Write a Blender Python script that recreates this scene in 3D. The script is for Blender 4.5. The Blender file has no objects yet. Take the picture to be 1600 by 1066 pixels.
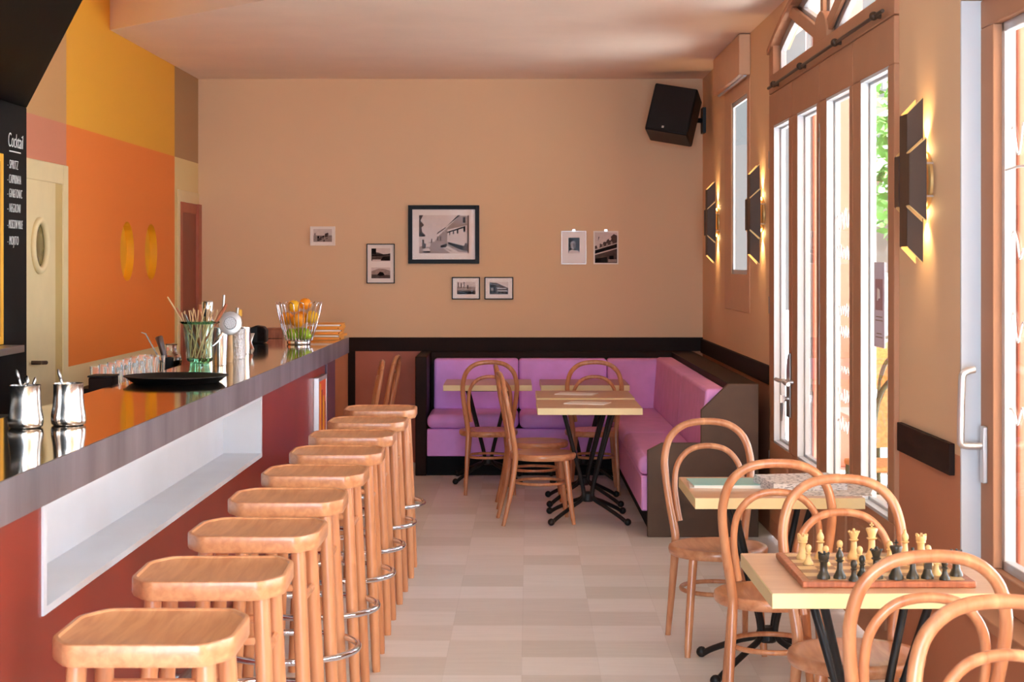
import bpy, bmesh, math, random
from mathutils import Vector, Matrix
random.seed(7)
C = bpy.context.scene.collection
SC = bpy.context.scene
R = math.radians
PI = math.pi

# ------------------------------------------------------------------ camera, world, sun, exposure
FPX, EYE, HY = 2700.0, 1.6, 410.0          # focal length in pixels, eye height, horizon row of the 1600x1066 frame
cam_d = bpy.data.cameras.new('camera'); cam = bpy.data.objects.new('camera', cam_d); C.objects.link(cam)
cam.location = (0, 0, EYE); cam.rotation_euler = (R(90), 0, 0)
cam_d.sensor_width = 36; cam_d.lens = 36*FPX/1600; cam_d.shift_y = -(533-HY)/1600
cam_d.clip_start = .05; cam_d.clip_end = 300
cam_d.dof.use_dof = True; cam_d.dof.focus_distance = 9.0; cam_d.dof.aperture_fstop = 13
SC.camera = cam
SC.view_settings.view_transform = 'Standard'; SC.view_settings.look = 'None'
SC.view_settings.gamma = 1; SC.view_settings.use_curve_mapping = False
SC.view_settings.exposure = 0.84
SC.cycles.use_denoising = True
SC.cycles.diffuse_bounces = 8; SC.cycles.max_bounces = 14; SC.cycles.transparent_max_bounces = 16
SC.cycles.caustics_reflective = False; SC.cycles.caustics_refractive = False
SC.cycles.sample_clamp_indirect = 6

world = bpy.data.worlds.new('sky'); SC.world = world; world.use_nodes = True
wn, wl = world.node_tree.nodes, world.node_tree.links
wn.clear()
wo = wn.new('ShaderNodeOutputWorld'); bg = wn.new('ShaderNodeBackground')
tc = wn.new('ShaderNodeTexCoord'); sx = wn.new('ShaderNodeSeparateXYZ')
wl.new(tc.outputs['Generated'], sx.inputs[0])
def ramp(src, a, b):
    n = wn.new('ShaderNodeMapRange'); n.interpolation_type = 'SMOOTHSTEP'; wl.new(src, n.inputs[0]); n.inputs[1].default_value = a; n.inputs[2].default_value = b; return n.outputs[0]
ry, rz = ramp(sx.outputs['Y'], 0, -.7), ramp(sx.outputs['Z'], .5, .25)      # low bright sky band added behind the camera to light the room
pr = wn.new('ShaderNodeMath'); pr.operation = 'MULTIPLY'; wl.new(ry, pr.inputs[0]); wl.new(rz, pr.inputs[1])
mc = wn.new('ShaderNodeMix'); mc.data_type = 'RGBA'; wl.new(pr.outputs[0], mc.inputs['Factor'])
SKY_DIM, SKY_BRIGHT = .48, 12.0
mc.inputs[6].default_value = (.92*SKY_DIM, .97*SKY_DIM, 1.0*SKY_DIM, 1); mc.inputs[7].default_value = (.74*SKY_BRIGHT, .90*SKY_BRIGHT, 1.1*SKY_BRIGHT, 1)
wl.new(mc.outputs[2], bg.inputs[0]); bg.inputs[1].default_value = 1.0
wl.new(bg.outputs[0], wo.inputs[0])

sun_d = bpy.data.lights.new('sun', 'SUN'); sun = bpy.data.objects.new('sun', sun_d); C.objects.link(sun)
sun_d.energy = 33; sun_d.angle = R(2); sun_d.color = (.80, .93, 1.06)
sun.rotation_euler = Vector((.36, -.36, -.86)).to_track_quat('-Z', 'Y').to_euler()

def portal(loc, sx_, sy_, direction):
    d = bpy.data.lights.new('window_portal', 'AREA'); d.shape = 'RECTANGLE'; d.size = sx_; d.size_y = sy_
    d.cycles.is_portal = True
    o = bpy.data.objects.new('window_portal', d); C.objects.link(o); o.location = loc
    o.rotation_euler = Vector(direction).to_track_quat('-Z', 'Z').to_euler()
portal((1.84, 8.46, 1.55), 3.4, 3.1, (-1, 0, 0))
portal((1.84, 3.1, 1.5), 5.6, 2.1, (-1, 0, 0))
portal((1.84, 11.7, 2.1), 1.0, 1.4, (-1, 0, 0))
portal((-.2, -1.95, 1.55), 3.2, 3.0, (0, 1, 0))

# ------------------------------------------------------------------ helpers
def G(px, py, z):                          # photo pixel -> point at height z
    Y = (EYE-z)*FPX/(py-HY); return Vector(((px-800)*Y/FPX, Y, z))
def P(px, py, Y):                          # photo pixel -> point at depth Y
    return Vector(((px-800)*Y/FPX, Y, EYE-(py-HY)*Y/FPX))
XR = 1.525                                 # room face of the right wall
YB = 13.82                                 # room face of the back wall
def RY(px, X=XR): return X*FPX/(px-800)    # depth on the right wall seen in a pixel column
SL = .0097                                 # the bar and the left wall run very slightly out of square
def LX(Y, d=0): return -2.51-SL*(YB-Y)+d   # room face of the left wall
def BX(off, Y): return off-SL*(11.08-Y)    # a line parallel to the bar

def S(r, g, b):
    def f(c):
        c /= 255.0
        return c/12.92 if c <= .04045 else ((c+.055)/1.055)**2.4
    return (f(r), f(g), f(b), 1)

def nodes_of(name):
    m = bpy.data.materials.new(name); m.use_nodes = True
    nt = m.node_tree; return m, nt, nt.nodes['Principled BSDF']
def mat(name, col, rough=.5, metal=0, var=.08, scale=6, stretch=(1, 1, 1), bump=0, bscale=None, spec=.5, coat=0, emit=None, es=0, trans=0, ior=1.45, coords='Object', detail=4):
    m, nt, b = nodes_of(name)
    b.inputs['Roughness'].default_value = rough; b.inputs['Metallic'].default_value = metal
    b.inputs['Specular IOR Level'].default_value = spec; b.inputs['Coat Weight'].default_value = coat
    b.inputs['Coat Roughness'].default_value = .1
    b.inputs['Transmission Weight'].default_value = trans; b.inputs['IOR'].default_value = ior
    b.inputs['Base Color'].default_value = col
    if emit: b.inputs['Emission Color'].default_value = emit; b.inputs['Emission Strength'].default_value = es
    t = nt.nodes.new('ShaderNodeTexCoord'); mp = nt.nodes.new('ShaderNodeMapping'); mp.inputs['Scale'].default_value = stretch
    nt.links.new(t.outputs[coords], mp.inputs[0])
    if var:
        n = nt.nodes.new('ShaderNodeTexNoise'); n.inputs['Scale'].default_value = scale; n.inputs['Detail'].default_value = detail
        nt.links.new(mp.outputs[0], n.inputs['Vector'])
        r = nt.nodes.new('ShaderNodeValToRGB')
        r.color_ramp.elements[0].position = .3; r.color_ramp.elements[1].position = .7
        r.color_ramp.elements[0].color = tuple(c*(1-var) for c in col[:3])+(1,)
        r.color_ramp.elements[1].color = tuple(min(1, c*(1+var)) for c in col[:3])+(1,)
        nt.links.new(n.outputs['Fac'], r.inputs[0]); nt.links.new(r.outputs[0], b.inputs['Base Color'])
    if bump:
        n2 = nt.nodes.new('ShaderNodeTexNoise'); n2.inputs['Scale'].default_value = bscale or scale*4
        nt.links.new(mp.outputs[0], n2.inputs['Vector'])
        bp = nt.nodes.new('ShaderNodeBump'); bp.inputs['Strength'].default_value = bump; bp.inputs['Distance'].default_value = .01
        nt.links.new(n2.outputs['Fac'], bp.inputs['Height']); nt.links.new(bp.outputs[0], b.inputs['Normal'])
    return m
def wood(name, c1, c2, rough=.38, scale=3, stretch=(12, 12, 1), coat=.25):
    m, nt, b = nodes_of(name)
    t = nt.nodes.new('ShaderNodeTexCoord'); mp = nt.nodes.new('ShaderNodeMapping'); mp.inputs['Scale'].default_value = stretch
    n = nt.nodes.new('ShaderNodeTexNoise'); n.inputs['Scale'].default_value = scale; n.inputs['Detail'].default_value = 6; n.inputs['Distortion'].default_value = .6
    r = nt.nodes.new('ShaderNodeValToRGB'); r.color_ramp.elements[0].position = .34; r.color_ramp.elements[1].position = .68
    r.color_ramp.elements[0].color = c1; r.color_ramp.elements[1].color = c2
    nt.links.new(t.outputs['Object'], mp.inputs[0]); nt.links.new(mp.outputs[0], n.inputs['Vector'])
    nt.links.new(n.outputs['Fac'], r.inputs[0]); nt.links.new(r.outputs[0], b.inputs['Base Color'])
    b.inputs['Roughness'].default_value = rough; b.inputs['Coat Weight'].default_value = coat; b.inputs['Coat Roughness'].default_value = .15
    return m
def pane_mat(name, tint=(1, 1, 1, 1), refl=.9, base=.03):
    m, nt, b = nodes_of(name); nt.nodes.remove(b)
    out = nt.nodes['Material Output']
    tr = nt.nodes.new('ShaderNodeBsdfTransparent'); tr.inputs[0].default_value = tint
    gl = nt.nodes.new('ShaderNodeBsdfGlossy'); gl.inputs['Roughness'].default_value = .02
    fr = nt.nodes.new('ShaderNodeLayerWeight'); fr.inputs[0].default_value = .5
    pw = nt.nodes.new('ShaderNodeMath'); pw.operation = 'POWER'; pw.inputs[1].default_value = 5
    mu = nt.nodes.new('ShaderNodeMath'); mu.operation = 'MULTIPLY_ADD'; mu.inputs[1].default_value = refl*.5; mu.inputs[2].default_value = base
    mx = nt.nodes.new('ShaderNodeMixShader')
    nt.links.new(fr.outputs['Facing'], pw.inputs[0]); nt.links.new(pw.outputs[0], mu.inputs[0]); nt.links.new(mu.outputs[0], mx.inputs[0])
    nt.links.new(tr.outputs[0], mx.inputs[1]); nt.links.new(gl.outputs[0], mx.inputs[2]); nt.links.new(mx.outputs[0], out.inputs[0])
    return m

def smooth(pts, n=6, closed=False):        # Catmull-Rom through the points
    pts = [Vector(p) for p in pts]; out = []; N = len(pts)
    rng = N if closed else N-1
    for i in range(rng):
        if closed: a, b, c, d = pts[i-1], pts[i], pts[(i+1) % N], pts[(i+2) % N]
        else: a, b, c, d = pts[max(i-1, 0)], pts[i], pts[i+1], pts[min(i+2, N-1)]
        for k in range(n):
            t = k/n
            out.append(.5*((2*b)+(-a+c)*t+(2*a-5*b+4*c-d)*t*t+(-a+3*b-3*c+d)*t**3))
    if not closed: out.append(pts[-1])
    return out

class MB:
    def __init__(s): s.v = []; s.f = []; s.m = []
    def add(s, vs, fs, mi=0):
        o = len(s.v); s.v += [Vector(p) for p in vs]
        for f in fs: s.f.append([o+i for i in f]); s.m.append(mi)
        return s
    def box(s, x0, x1, y0, y1, z0, z1, mi=0):
        vs = [(x0, y0, z0), (x1, y0, z0), (x1, y1, z0), (x0, y1, z0), (x0, y0, z1), (x1, y0, z1), (x1, y1, z1), (x0, y1, z1)]
        return s.add(vs, [(3, 2, 1, 0), (4, 5, 6, 7), (0, 1, 5, 4), (1, 2, 6, 5), (2, 3, 7, 6), (3, 0, 4, 7)], mi)
    def obox(s, c, h, rot, mi=0):          # oriented box
        M = rot if isinstance(rot, Matrix) else Matrix.Rotation(rot, 3, 'Z'); c = Vector(c)
        vs = [c+M@Vector((a*h[0], b*h[1], d*h[2])) for d in (-1, 1) for a, b in ((-1, -1), (1, -1), (1, 1), (-1, 1))]
        return s.add(vs, [(3, 2, 1, 0), (4, 5, 6, 7), (0, 1, 5, 4), (1, 2, 6, 5), (2, 3, 7, 6), (3, 0, 4, 7)], mi)
    def prism(s, poly, ext, mi=0):         # polygon swept along ext
        n = len(poly); e = Vector(ext); a = [Vector(p) for p in poly]
        vs = a+[p+e for p in a]
        fs = [list(range(n))[::-1], list(range(n, 2*n))]+[(i, (i+1) % n, n+(i+1) % n, n+i) for i in range(n)]
        return s.add(vs, fs, mi)
    def tube(s, pts, r, n=10, closed=False, mi=0, caps=True, flat=None):
        pts = [Vector(p) for p in pts]; N = len(pts); rs = r if isinstance(r, (list, tuple)) else [r]*N
        T = []
        for i in range(N):
            if closed: t = pts[(i+1) % N]-pts[i-1]
            else: t = pts[min(i+1, N-1)]-pts[max(i-1, 0)]
            T.append(t.normalized())
        u = T[0].orthogonal().normalized(); rings = []; o = len(s.v)
        for i in range(N):
            u = (u-T[i]*u.dot(T[i])).normalized(); w = T[i].cross(u)
            for k in range(n):
                a = 2*PI*k/n; s.v.append(pts[i]+(u*math.cos(a)+w*math.sin(a))*rs[i])
        for i in range(N if closed else N-1):
            j = (i+1) % N
            sh = 0
            if closed and j == 0:          # match the twist of the last ring to the first
                best = None
                for q in range(n):
                    d = (s.v[o+i*n]-s.v[o+q]).length
                    if best is None or d < best: best, sh = d, q
            for k in range(n):
                k2 = (k+1) % n
                s.f.append([o+i*n+k, o+i*n+k2, o+j*n+(k2+sh) % n, o+j*n+(k+sh) % n]); s.m.append(mi)
        if not closed and caps:
            s.f.append([o+k for k in range(n)][::-1]); s.m.append(mi)
            s.f.append([o+(N-1)*n+k for k in range(n)]); s.m.append(mi)
        return s
    def lathe(s, prof, n=20, c=(0, 0, 0), M=None, mi=0):   # profile of (radius, height)
        c = Vector(c); o = len(s.v); N = len(prof)
        for r_, z in prof:
            for k in range(n):
                a = 2*PI*k/n; p = Vector((r_*math.cos(a), r_*math.sin(a), z))
                s.v.append(c+(M@p if M else p))
        for i in range(N-1):
            for k in range(n):
                k2 = (k+1) % n; s.f.append([o+i*n+k, o+i*n+k2, o+(i+1)*n+k2, o+(i+1)*n+k]); s.m.append(mi)
        if prof[0][0] > 1e-5: s.f.append([o+k for k in range(n)][::-1]); s.m.append(mi)
        if prof[-1][0] > 1e-5: s.f.append([o+(N-1)*n+k for k in range(n)]); s.m.append(mi)
        return s
    def ball(s, c, r, sc=(1, 1, 1), n=14, M=None, mi=0):
        c = Vector(c); m = max(6, n//2)
        prof = [(math.sin(PI*i/m), -math.cos(PI*i/m)) for i in range(m+1)]
        o = len(s.v); s.lathe([(p if 0 < i < m else 1e-6, z) for i, (p, z) in enumerate(prof)], n, mi=mi)
        for i in range(o, len(s.v)):
            p = Vector((s.v[i].x*r*sc[0], s.v[i].y*r*sc[1], s.v[i].z*r*sc[2])); s.v[i] = c+(M@p if M else p)
        return s
    def plate(s, outline, holes, to3, mi=0):               # flat plate with holes
        bm = bmesh.new(); es = []
        for loop in [outline]+holes:
            vs = [bm.verts.new(Vector(to3(*p))) for p in loop]
            for i in range(len(vs)): es.append(bm.edges.new((vs[i], vs[(i+1) % len(vs)])))
        bmesh.ops.triangle_fill(bm, use_beauty=True, use_dissolve=False, edges=es)
        bm.verts.index_update(); o = len(s.v)
        s.v += [v.co.copy() for v in bm.verts]
        for f in bm.faces: s.f.append([o+v.index for v in f.verts]); s.m.append(mi)
        bm.free(); return s
    def build(s, name, mats, parent=None, bevel=0, seg=2, flat=False, ang=35, loc=None, sub=0, keep=False):
        mats = mats if isinstance(mats, (list, tuple)) else [mats]
        if parent is not None: base = wloc(parent)
        elif loc is not None: base = Vector(loc)
        else:
            xs = [p.x for p in s.v]; ys = [p.y for p in s.v]
            base = Vector(((min(xs)+max(xs))/2, (min(ys)+max(ys))/2, min(p.z for p in s.v)))
        me = bpy.data.meshes.new(name); me.from_pydata([p-base for p in s.v], [], s.f)
        for m in mats: me.materials.append(m)
        me.polygons.foreach_set('material_index', s.m)
        bm = bmesh.new(); bm.from_mesh(me)
        if not keep: bmesh.ops.recalc_face_normals(bm, faces=bm.faces)
        bm.to_mesh(me); bm.free()
        if not flat:
            me.shade_smooth(); me.set_sharp_from_angle(angle=R(ang))
        o = bpy.data.objects.new(name, me); C.objects.link(o)
        if parent is not None: o.parent = parent
        else: o.location = base
        if bevel:
            b = o.modifiers.new('bevel', 'BEVEL'); b.width = bevel; b.segments = seg; b.limit_method = 'ANGLE'; b.angle_limit = R(40)
            if not flat: me.shade_smooth(); me.set_sharp_from_angle(angle=R(60))
        if sub:
            d = o.modifiers.new('subdivision', 'SUBSURF'); d.levels = sub; d.render_levels = sub
        return o
def wloc(o):
    p = Vector(o.location)
    while o.parent: o = o.parent; p = p+Vector(o.location)
    return p
def tag(o, label, cat, group=None, kind=None):
    if label: o['label'] = label
    if cat: o['category'] = cat
    if group: o['group'] = group
    if kind: o['kind'] = kind
    return o
def thing(name, loc, label, cat, group=None, rz=0):
    o = bpy.data.objects.new(name, None); C.objects.link(o); o.empty_display_size = .1
    o.location = loc; o.rotation_euler = (0, 0, rz)
    return tag(o, label, cat, group)
def struct(o): o['kind'] = 'structure'; return o
KIDS = {}
def dup(root, loc, rz, label, group=None):
    r = root.copy(); C.objects.link(r); r.location = loc; r.rotation_euler = (0, 0, rz); r['label'] = label
    if group: r['group'] = group
    for ch in list(root.children):
        c = ch.copy(); C.objects.link(c); c.parent = r
        for g in list(ch.children):
            d = g.copy(); C.objects.link(d); d.parent = c
    return r
def text(name, body, size, loc, rot, m, parent, shear=0, spacing=1.0, xs=1.0, ext=.0006):
    cu = bpy.data.curves.new(name, 'FONT'); cu.body = body; cu.size = size; cu.extrude = ext; cu.shear = shear; cu.space_character = spacing; cu.offset = -.0012
    cu.materials.append(m); o = bpy.data.objects.new(name, cu); C.objects.link(o)
    bpy.context.view_layer.update(); me = bpy.data.meshes.new_from_object(o); me.name = name
    bpy.data.objects.remove(o); bpy.data.curves.remove(cu)
    o = bpy.data.objects.new(name, me); C.objects.link(o)
    o.location = Vector(loc)-(wloc(parent) if parent else Vector()); o.rotation_euler = rot; o.scale = (xs, 1, 1); o.parent = parent
    return o

# ------------------------------------------------------------------ materials
M = {}
M['ceiling'] = mat('ceiling_paint', S(246, 226, 208), .85, var=.03, scale=2)
M['black'] = mat('black_paint', S(16, 14, 13), .65, var=.1, spec=.15)
M['darkbrown'] = mat('dark_brown_lacquer', S(36, 20, 14), .6, var=.1, scale=8, spec=.15)
M['endpanel'] = mat('brown_lacquer', S(84, 62, 46), .5, var=.08, scale=8, spec=.3)
M['cream'] = mat('cream_paint', S(228, 208, 160), .5, var=.03)
M['jamb'] = mat('jamb_shade_khaki', S(205, 176, 112), .55, var=.03)  # shade of the deep door jamb put into a darker colour
M['reddoor'] = mat('red_brown_paint', S(140, 70, 52), .5, var=.05)
M['redframe'] = mat('terracotta_paint', S(176, 96, 70), .5, var=.05)
M['burgundy'] = mat('burgundy_lacquer', S(140, 50, 36), .36, var=.12, scale=2.5, coat=.12, spec=.3)
M['plum'] = mat('plum_lacquer', S(78, 50, 76), .3, var=.08, scale=3, coat=.4)
M['white'] = mat('white_paint', S(218, 222, 228), .45, var=.02)
M['frame'] = mat('beige_window_paint', S(182, 132, 100), .6, var=.03, spec=.25)
M['paleframe'] = mat('pale_beige_paint', S(214, 172, 136), .6, var=.03)
M['outframe'] = mat('white_window_paint', S(200, 205, 210), .4, var=.02)
M['zinc'] = mat('polished_zinc', S(214, 202, 188), .07, 1.0, var=.05, scale=1.5, bump=.012, bscale=3)
M['zincedge'] = mat('worn_zinc', S(150, 145, 150), .38, .85, var=.28, scale=5, stretch=(1, 1.2, .25), bump=.08, bscale=14)
M['steel'] = mat('stainless_steel', S(222, 218, 214), .2, 1.0, var=.03)
M['hammer'] = mat('hammered_steel', S(215, 212, 212), .16, 1.0, var=.03, bump=.9, bscale=160)
M['brushed'] = mat('brushed_steel', S(170, 168, 165), .35, 1.0, var=.06)
M['strainersteel'] = mat('brushed_pale_steel', S(220, 216, 216), .38, .6, var=.03)
M['chrome'] = mat('chrome', S(225, 225, 232), .06, 1.0, var=0)
M['satin'] = mat('satin_aluminium', S(214, 210, 208), .32, .75, var=.02)
M['plastic'] = mat('black_plastic', S(18, 16, 16), .45, var=.1, spec=.3)
M['iron'] = mat('black_cast_iron', S(36, 32, 30), .5, .3, var=.12, scale=20)
M['stool'] = wood('pale_beech', S(200, 132, 88), S(222, 158, 110), .36, 3.2)
M['stoolseat'] = wood('pale_beech_seat', S(198, 132, 88), S(222, 160, 112), .34, 2.2, (22, 2, 22))
M['bent'] = wood('bent_beech', S(176, 110, 72), S(206, 144, 100), .33, 3)
M['bentseat'] = wood('bent_beech_seat', S(182, 116, 76), S(212, 152, 110), .3, 2.4, (14, 2, 14))
M['tabletop'] = wood('pale_table_laminate', S(206, 160, 122), S(220, 178, 140), .33, 1.8, (2, 16, 16))
M['darktop'] = wood('brown_table_laminate', S(164, 104, 74), S(182, 120, 88), .35, 1.8, (2, 16, 16))
M['edge'] = mat('cream_table_edge', S(228, 208, 154), .42, var=.03)
M['purple'] = mat('purple_upholstery', S(228, 166, 246), .72, var=.06, scale=9, bump=.12, bscale=240)
M['lilac'] = mat('mauve_upholstery', S(222, 156, 214), .72, var=.06, scale=9, bump=.12, bscale=240)
M['pane'] = pane_mat('window_glass')
M['glazing'] = pane_mat('picture_glass', refl=.5, base=.002)
M['shade'] = mat('dark_bronze_metal', S(76, 55, 40), .5, .2, var=.08)
M['shadein'] = mat('brass_lining', S(226, 186, 122), .35, .6, var=.04)
M['bulb'] = mat('lit_bulb', (1, .8, .5, 1), .4, var=0, emit=(1, .66, .28, 1), es=75)
M['opal'] = mat('fill_lamp_glass', (1, 1, 1, 1), .3, var=0, emit=(.80, .92, 1, 1), es=7)  # glow of the added fill lamps
M['paper'] = mat('white_paper', S(240, 236, 230), .7, var=.02)
M['mat_board'] = mat('photo_mount_card', S(240, 226, 216), .7, var=.02)
M['g1'] = mat('photo_black', S(26, 18, 16), .8, spec=.1, var=.25, scale=60)
M['g2'] = mat('photo_dark_grey', S(86, 68, 62), .8, spec=.1, var=.25, scale=60)
M['g3'] = mat('photo_mid_grey', S(158, 136, 126), .8, spec=.1, var=.15, scale=60)
M['g4'] = mat('photo_pale_grey', S(216, 196, 186), .8, spec=.1, var=.06, scale=40)
M['frameblack'] = mat('black_picture_frame', S(12, 9, 8), .45, var=.1, spec=.2)
M['framewhite'] = mat('white_picture_frame', S(240, 226, 212), .4, var=.02)
M['coral'] = mat('coral_render', S(222, 140, 120), .8, var=.05, scale=3)
M['greypipe'] = mat('grey_metal_pipe', S(120, 122, 124), .5, .3, var=.05)
M['pave'] = mat('pale_paving', S(205, 200, 192), .8, var=.08, scale=1.2)
M['chalk'] = mat('white_chalk', S(240, 240, 236), .9, var=.05)
M['yellowframe'] = mat('yellow_paint', S(240, 178, 48), .5, var=.03)
M['ochre'] = mat('ochre_paint', S(204, 142, 40), .5, var=.04)
M['gold'] = mat('golden_yellow_paint', S(236, 170, 34), .5, var=.04)
M['palegreen'] = pane_mat('pale_green_glass', (.90, 1, .96, 1), refl=1.2, base=.05)
M['green'] = mat('green_glass', (.25, .86, .56, 1), .03, var=0, trans=1.0, ior=1.4)
M['glass'] = mat('clear_glass', (1, 1, 1, 1), .02, var=0, trans=1.0, ior=1.4)
M['orange'] = mat('orange_peel', S(246, 150, 24), .45, var=.08, scale=14, bump=.15, bscale=90)
M['lemon'] = mat('lemon_peel', S(248, 190, 40), .45, var=.07, scale=14, bump=.15, bscale=90)
M['lime'] = mat('lime_peel', S(150, 176, 36), .42, var=.15, scale=14, bump=.15, bscale=90)
M['menu'] = mat('orange_card', S(236, 160, 62), .55, var=.04)
M['straw'] = mat('bamboo', S(208, 170, 124), .55, var=.12, scale=20)
M['copperwood'] = wood('reddish_wood', S(150, 82, 50), S(190, 112, 74), .4, 5)
M['darkwood'] = wood('dark_brown_wood', S(70, 44, 36), S(100, 66, 50), .4, 5)
M['teal'] = mat('teal_cover', S(150, 206, 200), .4, var=.03)
M['lightpiece'] = mat('boxwood', S(226, 184, 122), .35, var=.06, scale=30)
M['darkpiece'] = mat('ebonised_wood', S(58, 52, 40), .32, var=.1, scale=30)
M['leaf'] = mat('leaves', S(110, 150, 70), .6, var=.45, scale=2.5)
M['bark'] = mat('bark', S(96, 78, 62), .85, var=.25, scale=14)
M['rattan'] = mat('orange_rattan', S(226, 160, 96), .6, var=.25, scale=60)
M['rattanframe'] = mat('olive_frame', S(96, 98, 70), .5, var=.1)
M['lavender'] = mat('lavender_paper', S(216, 206, 222), .6, var=.03)
M['mauve'] = mat('mauve_print', S(178, 138, 142), .6, var=.06)
M['marker'] = mat('white_marker_pen', S(250, 245, 242), .7, var=.02)

def step_node(nt, src, thr):               # 1 where src > thr
    n = nt.nodes.new('ShaderNodeMath'); n.operation = 'GREATER_THAN'; nt.links.new(src, n.inputs[0]); n.inputs[1].default_value = thr
    return n.outputs[0]
def mix_node(nt, fac, a, b):
    n = nt.nodes.new('ShaderNodeMix'); n.data_type = 'RGBA'
    nt.links.new(fac, n.inputs['Factor'])
    for sck, val in ((n.inputs[6], a), (n.inputs[7], b)):
        if isinstance(val, tuple): sck.default_value = val
        else: nt.links.new(val, sck)
    return n.outputs[2]
def paint_base(name, rough=.7):
    m, nt, b = nodes_of(name); g = nt.nodes.new('ShaderNodeNewGeometry'); x = nt.nodes.new('ShaderNodeSeparateXYZ')
    nt.links.new(g.outputs['Position'], x.inputs[0]); b.inputs['Roughness'].default_value = rough
    return m, nt, b, x
def mottled(nt, col, b, amount=.04):
    n = nt.nodes.new('ShaderNodeTexNoise'); n.inputs['Scale'].default_value = 1.6; n.inputs['Detail'].default_value = 5
    mr = nt.nodes.new('ShaderNodeMapRange'); mr.inputs[3].default_value = 1-amount; mr.inputs[4].default_value = 1+amount
    nt.links.new(n.outputs['Fac'], mr.inputs[0])
    v = nt.nodes.new('ShaderNodeVectorMath'); v.operation = 'SCALE'
    nt.links.new(col, v.inputs[0]); nt.links.new(mr.outputs[0], v.inputs['Scale']); nt.links.new(v.outputs[0], b.inputs['Base Color'])
# beige walls over a terracotta dado
m, nt, b, x = paint_base('beige_and_terracotta_paint')
mottled(nt, mix_node(nt, step_node(nt, x.outputs[2], .94), S(198, 130, 94), S(226, 188, 148)), b); M['wall'] = m
# the left wall: blocks of colour
m, nt, b, x = paint_base('colour_block_paint', .55)
up = step_node(nt, x.outputs[2], 2.39); mid = step_node(nt, x.outputs[2], 1.0); y1 = step_node(nt, x.outputs[1], 9.88); y2 = step_node(nt, x.outputs[1], 12.9)
colA = mix_node(nt, up, mix_node(nt, step_node(nt, x.outputs[2], 2.0), S(236, 216, 165), S(206, 130, 100)), S(200, 152, 98))
colB = mix_node(nt, up, mix_node(nt, mid, S(232, 210, 156), S(240, 128, 44)), S(236, 170, 44))
colC = mix_node(nt, up, S(232, 208, 146), S(172, 132, 88))
mottled(nt, mix_node(nt, y2, mix_node(nt, y1, colA, colB), colC), b, .03); M['blocks'] = m
# floor: 30 cm tiles of varying tone
m, nt, b = nodes_of('floor_tiles')
g = nt.nodes.new('ShaderNodeNewGeometry'); mp = nt.nodes.new('ShaderNodeMapping')
mp.inputs['Rotation'].default_value = (0, 0, R(.55)); mp.inputs['Scale'].default_value = (1/.305, 1/.305, 1); mp.inputs['Location'].default_value = (.09, .05, 0)
nt.links.new(g.outputs['Position'], mp.inputs[0])
fl = nt.nodes.new('ShaderNodeVectorMath'); fl.operation = 'FLOOR'; nt.links.new(mp.outputs[0], fl.inputs[0])
wnz = nt.nodes.new('ShaderNodeTexWhiteNoise'); wnz.noise_dimensions = '2D'; nt.links.new(fl.outputs[0], wnz.inputs['Vector'])
ra = nt.nodes.new('ShaderNodeValToRGB')
ra.color_ramp.elements[0].color = S(220, 217, 211); ra.color_ramp.elements[1].color = S(244, 243, 241)
nt.links.new(wnz.outputs['Value'], ra.inputs[0])
m2 = nt.nodes.new('ShaderNodeMapping'); m2.inputs['Scale'].default_value = (2, 14, 1); nt.links.new(g.outputs['Position'], m2.inputs[0])
sn = nt.nodes.new('ShaderNodeTexNoise'); sn.inputs['Scale'].default_value = 2.2; sn.inputs['Detail'].default_value = 6; nt.links.new(m2.outputs[0], sn.inputs['Vector'])
mr = nt.nodes.new('ShaderNodeMapRange'); mr.inputs[3].default_value = .90; mr.inputs[4].default_value = 1.08; nt.links.new(sn.outputs['Fac'], mr.inputs[0])
fr = nt.nodes.new('ShaderNodeVectorMath'); fr.operation = 'FRACTION'; nt.links.new(mp.outputs[0], fr.inputs[0])
sp = nt.nodes.new('ShaderNodeSeparateXYZ'); nt.links.new(fr.outputs[0], sp.inputs[0])
mn = nt.nodes.new('ShaderNodeMath'); mn.operation = 'MINIMUM'; nt.links.new(sp.outputs[0], mn.inputs[0]); nt.links.new(sp.outputs[1], mn.inputs[1])
jt = nt.nodes.new('ShaderNodeMapRange'); jt.inputs[1].default_value = 0; jt.inputs[2].default_value = .012; jt.inputs[3].default_value = .86; jt.inputs[4].default_value = 1
nt.links.new(mn.outputs[0], jt.inputs[0])
mu = nt.nodes.new('ShaderNodeMath'); mu.operation = 'MULTIPLY'; nt.links.new(mr.outputs[0], mu.inputs[0]); nt.links.new(jt.outputs[0], mu.inputs[1])
vs = nt.nodes.new('ShaderNodeVectorMath'); vs.operation = 'SCALE'; nt.links.new(ra.outputs[0], vs.inputs[0]); nt.links.new(mu.outputs[0], vs.inputs['Scale'])
nt.links.new(vs.outputs[0], b.inputs['Base Color']); b.inputs['Roughness'].default_value = .38
M['floor'] = m
# chess squares
m, nt, b = nodes_of('chess_squares')
t = nt.nodes.new('ShaderNodeTexCoord'); ck = nt.nodes.new('ShaderNodeTexChecker'); ck.inputs['Scale'].default_value = 1/.053
ck.inputs['Color1'].default_value = S(212, 174, 120); ck.inputs['Color2'].default_value = S(140, 94, 58)
nt.links.new(t.outputs['Object'], ck.inputs['Vector']); nt.links.new(ck.outputs[0], b.inputs['Base Color']); b.inputs['Roughness'].default_value = .35
M['chess'] = m
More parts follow.
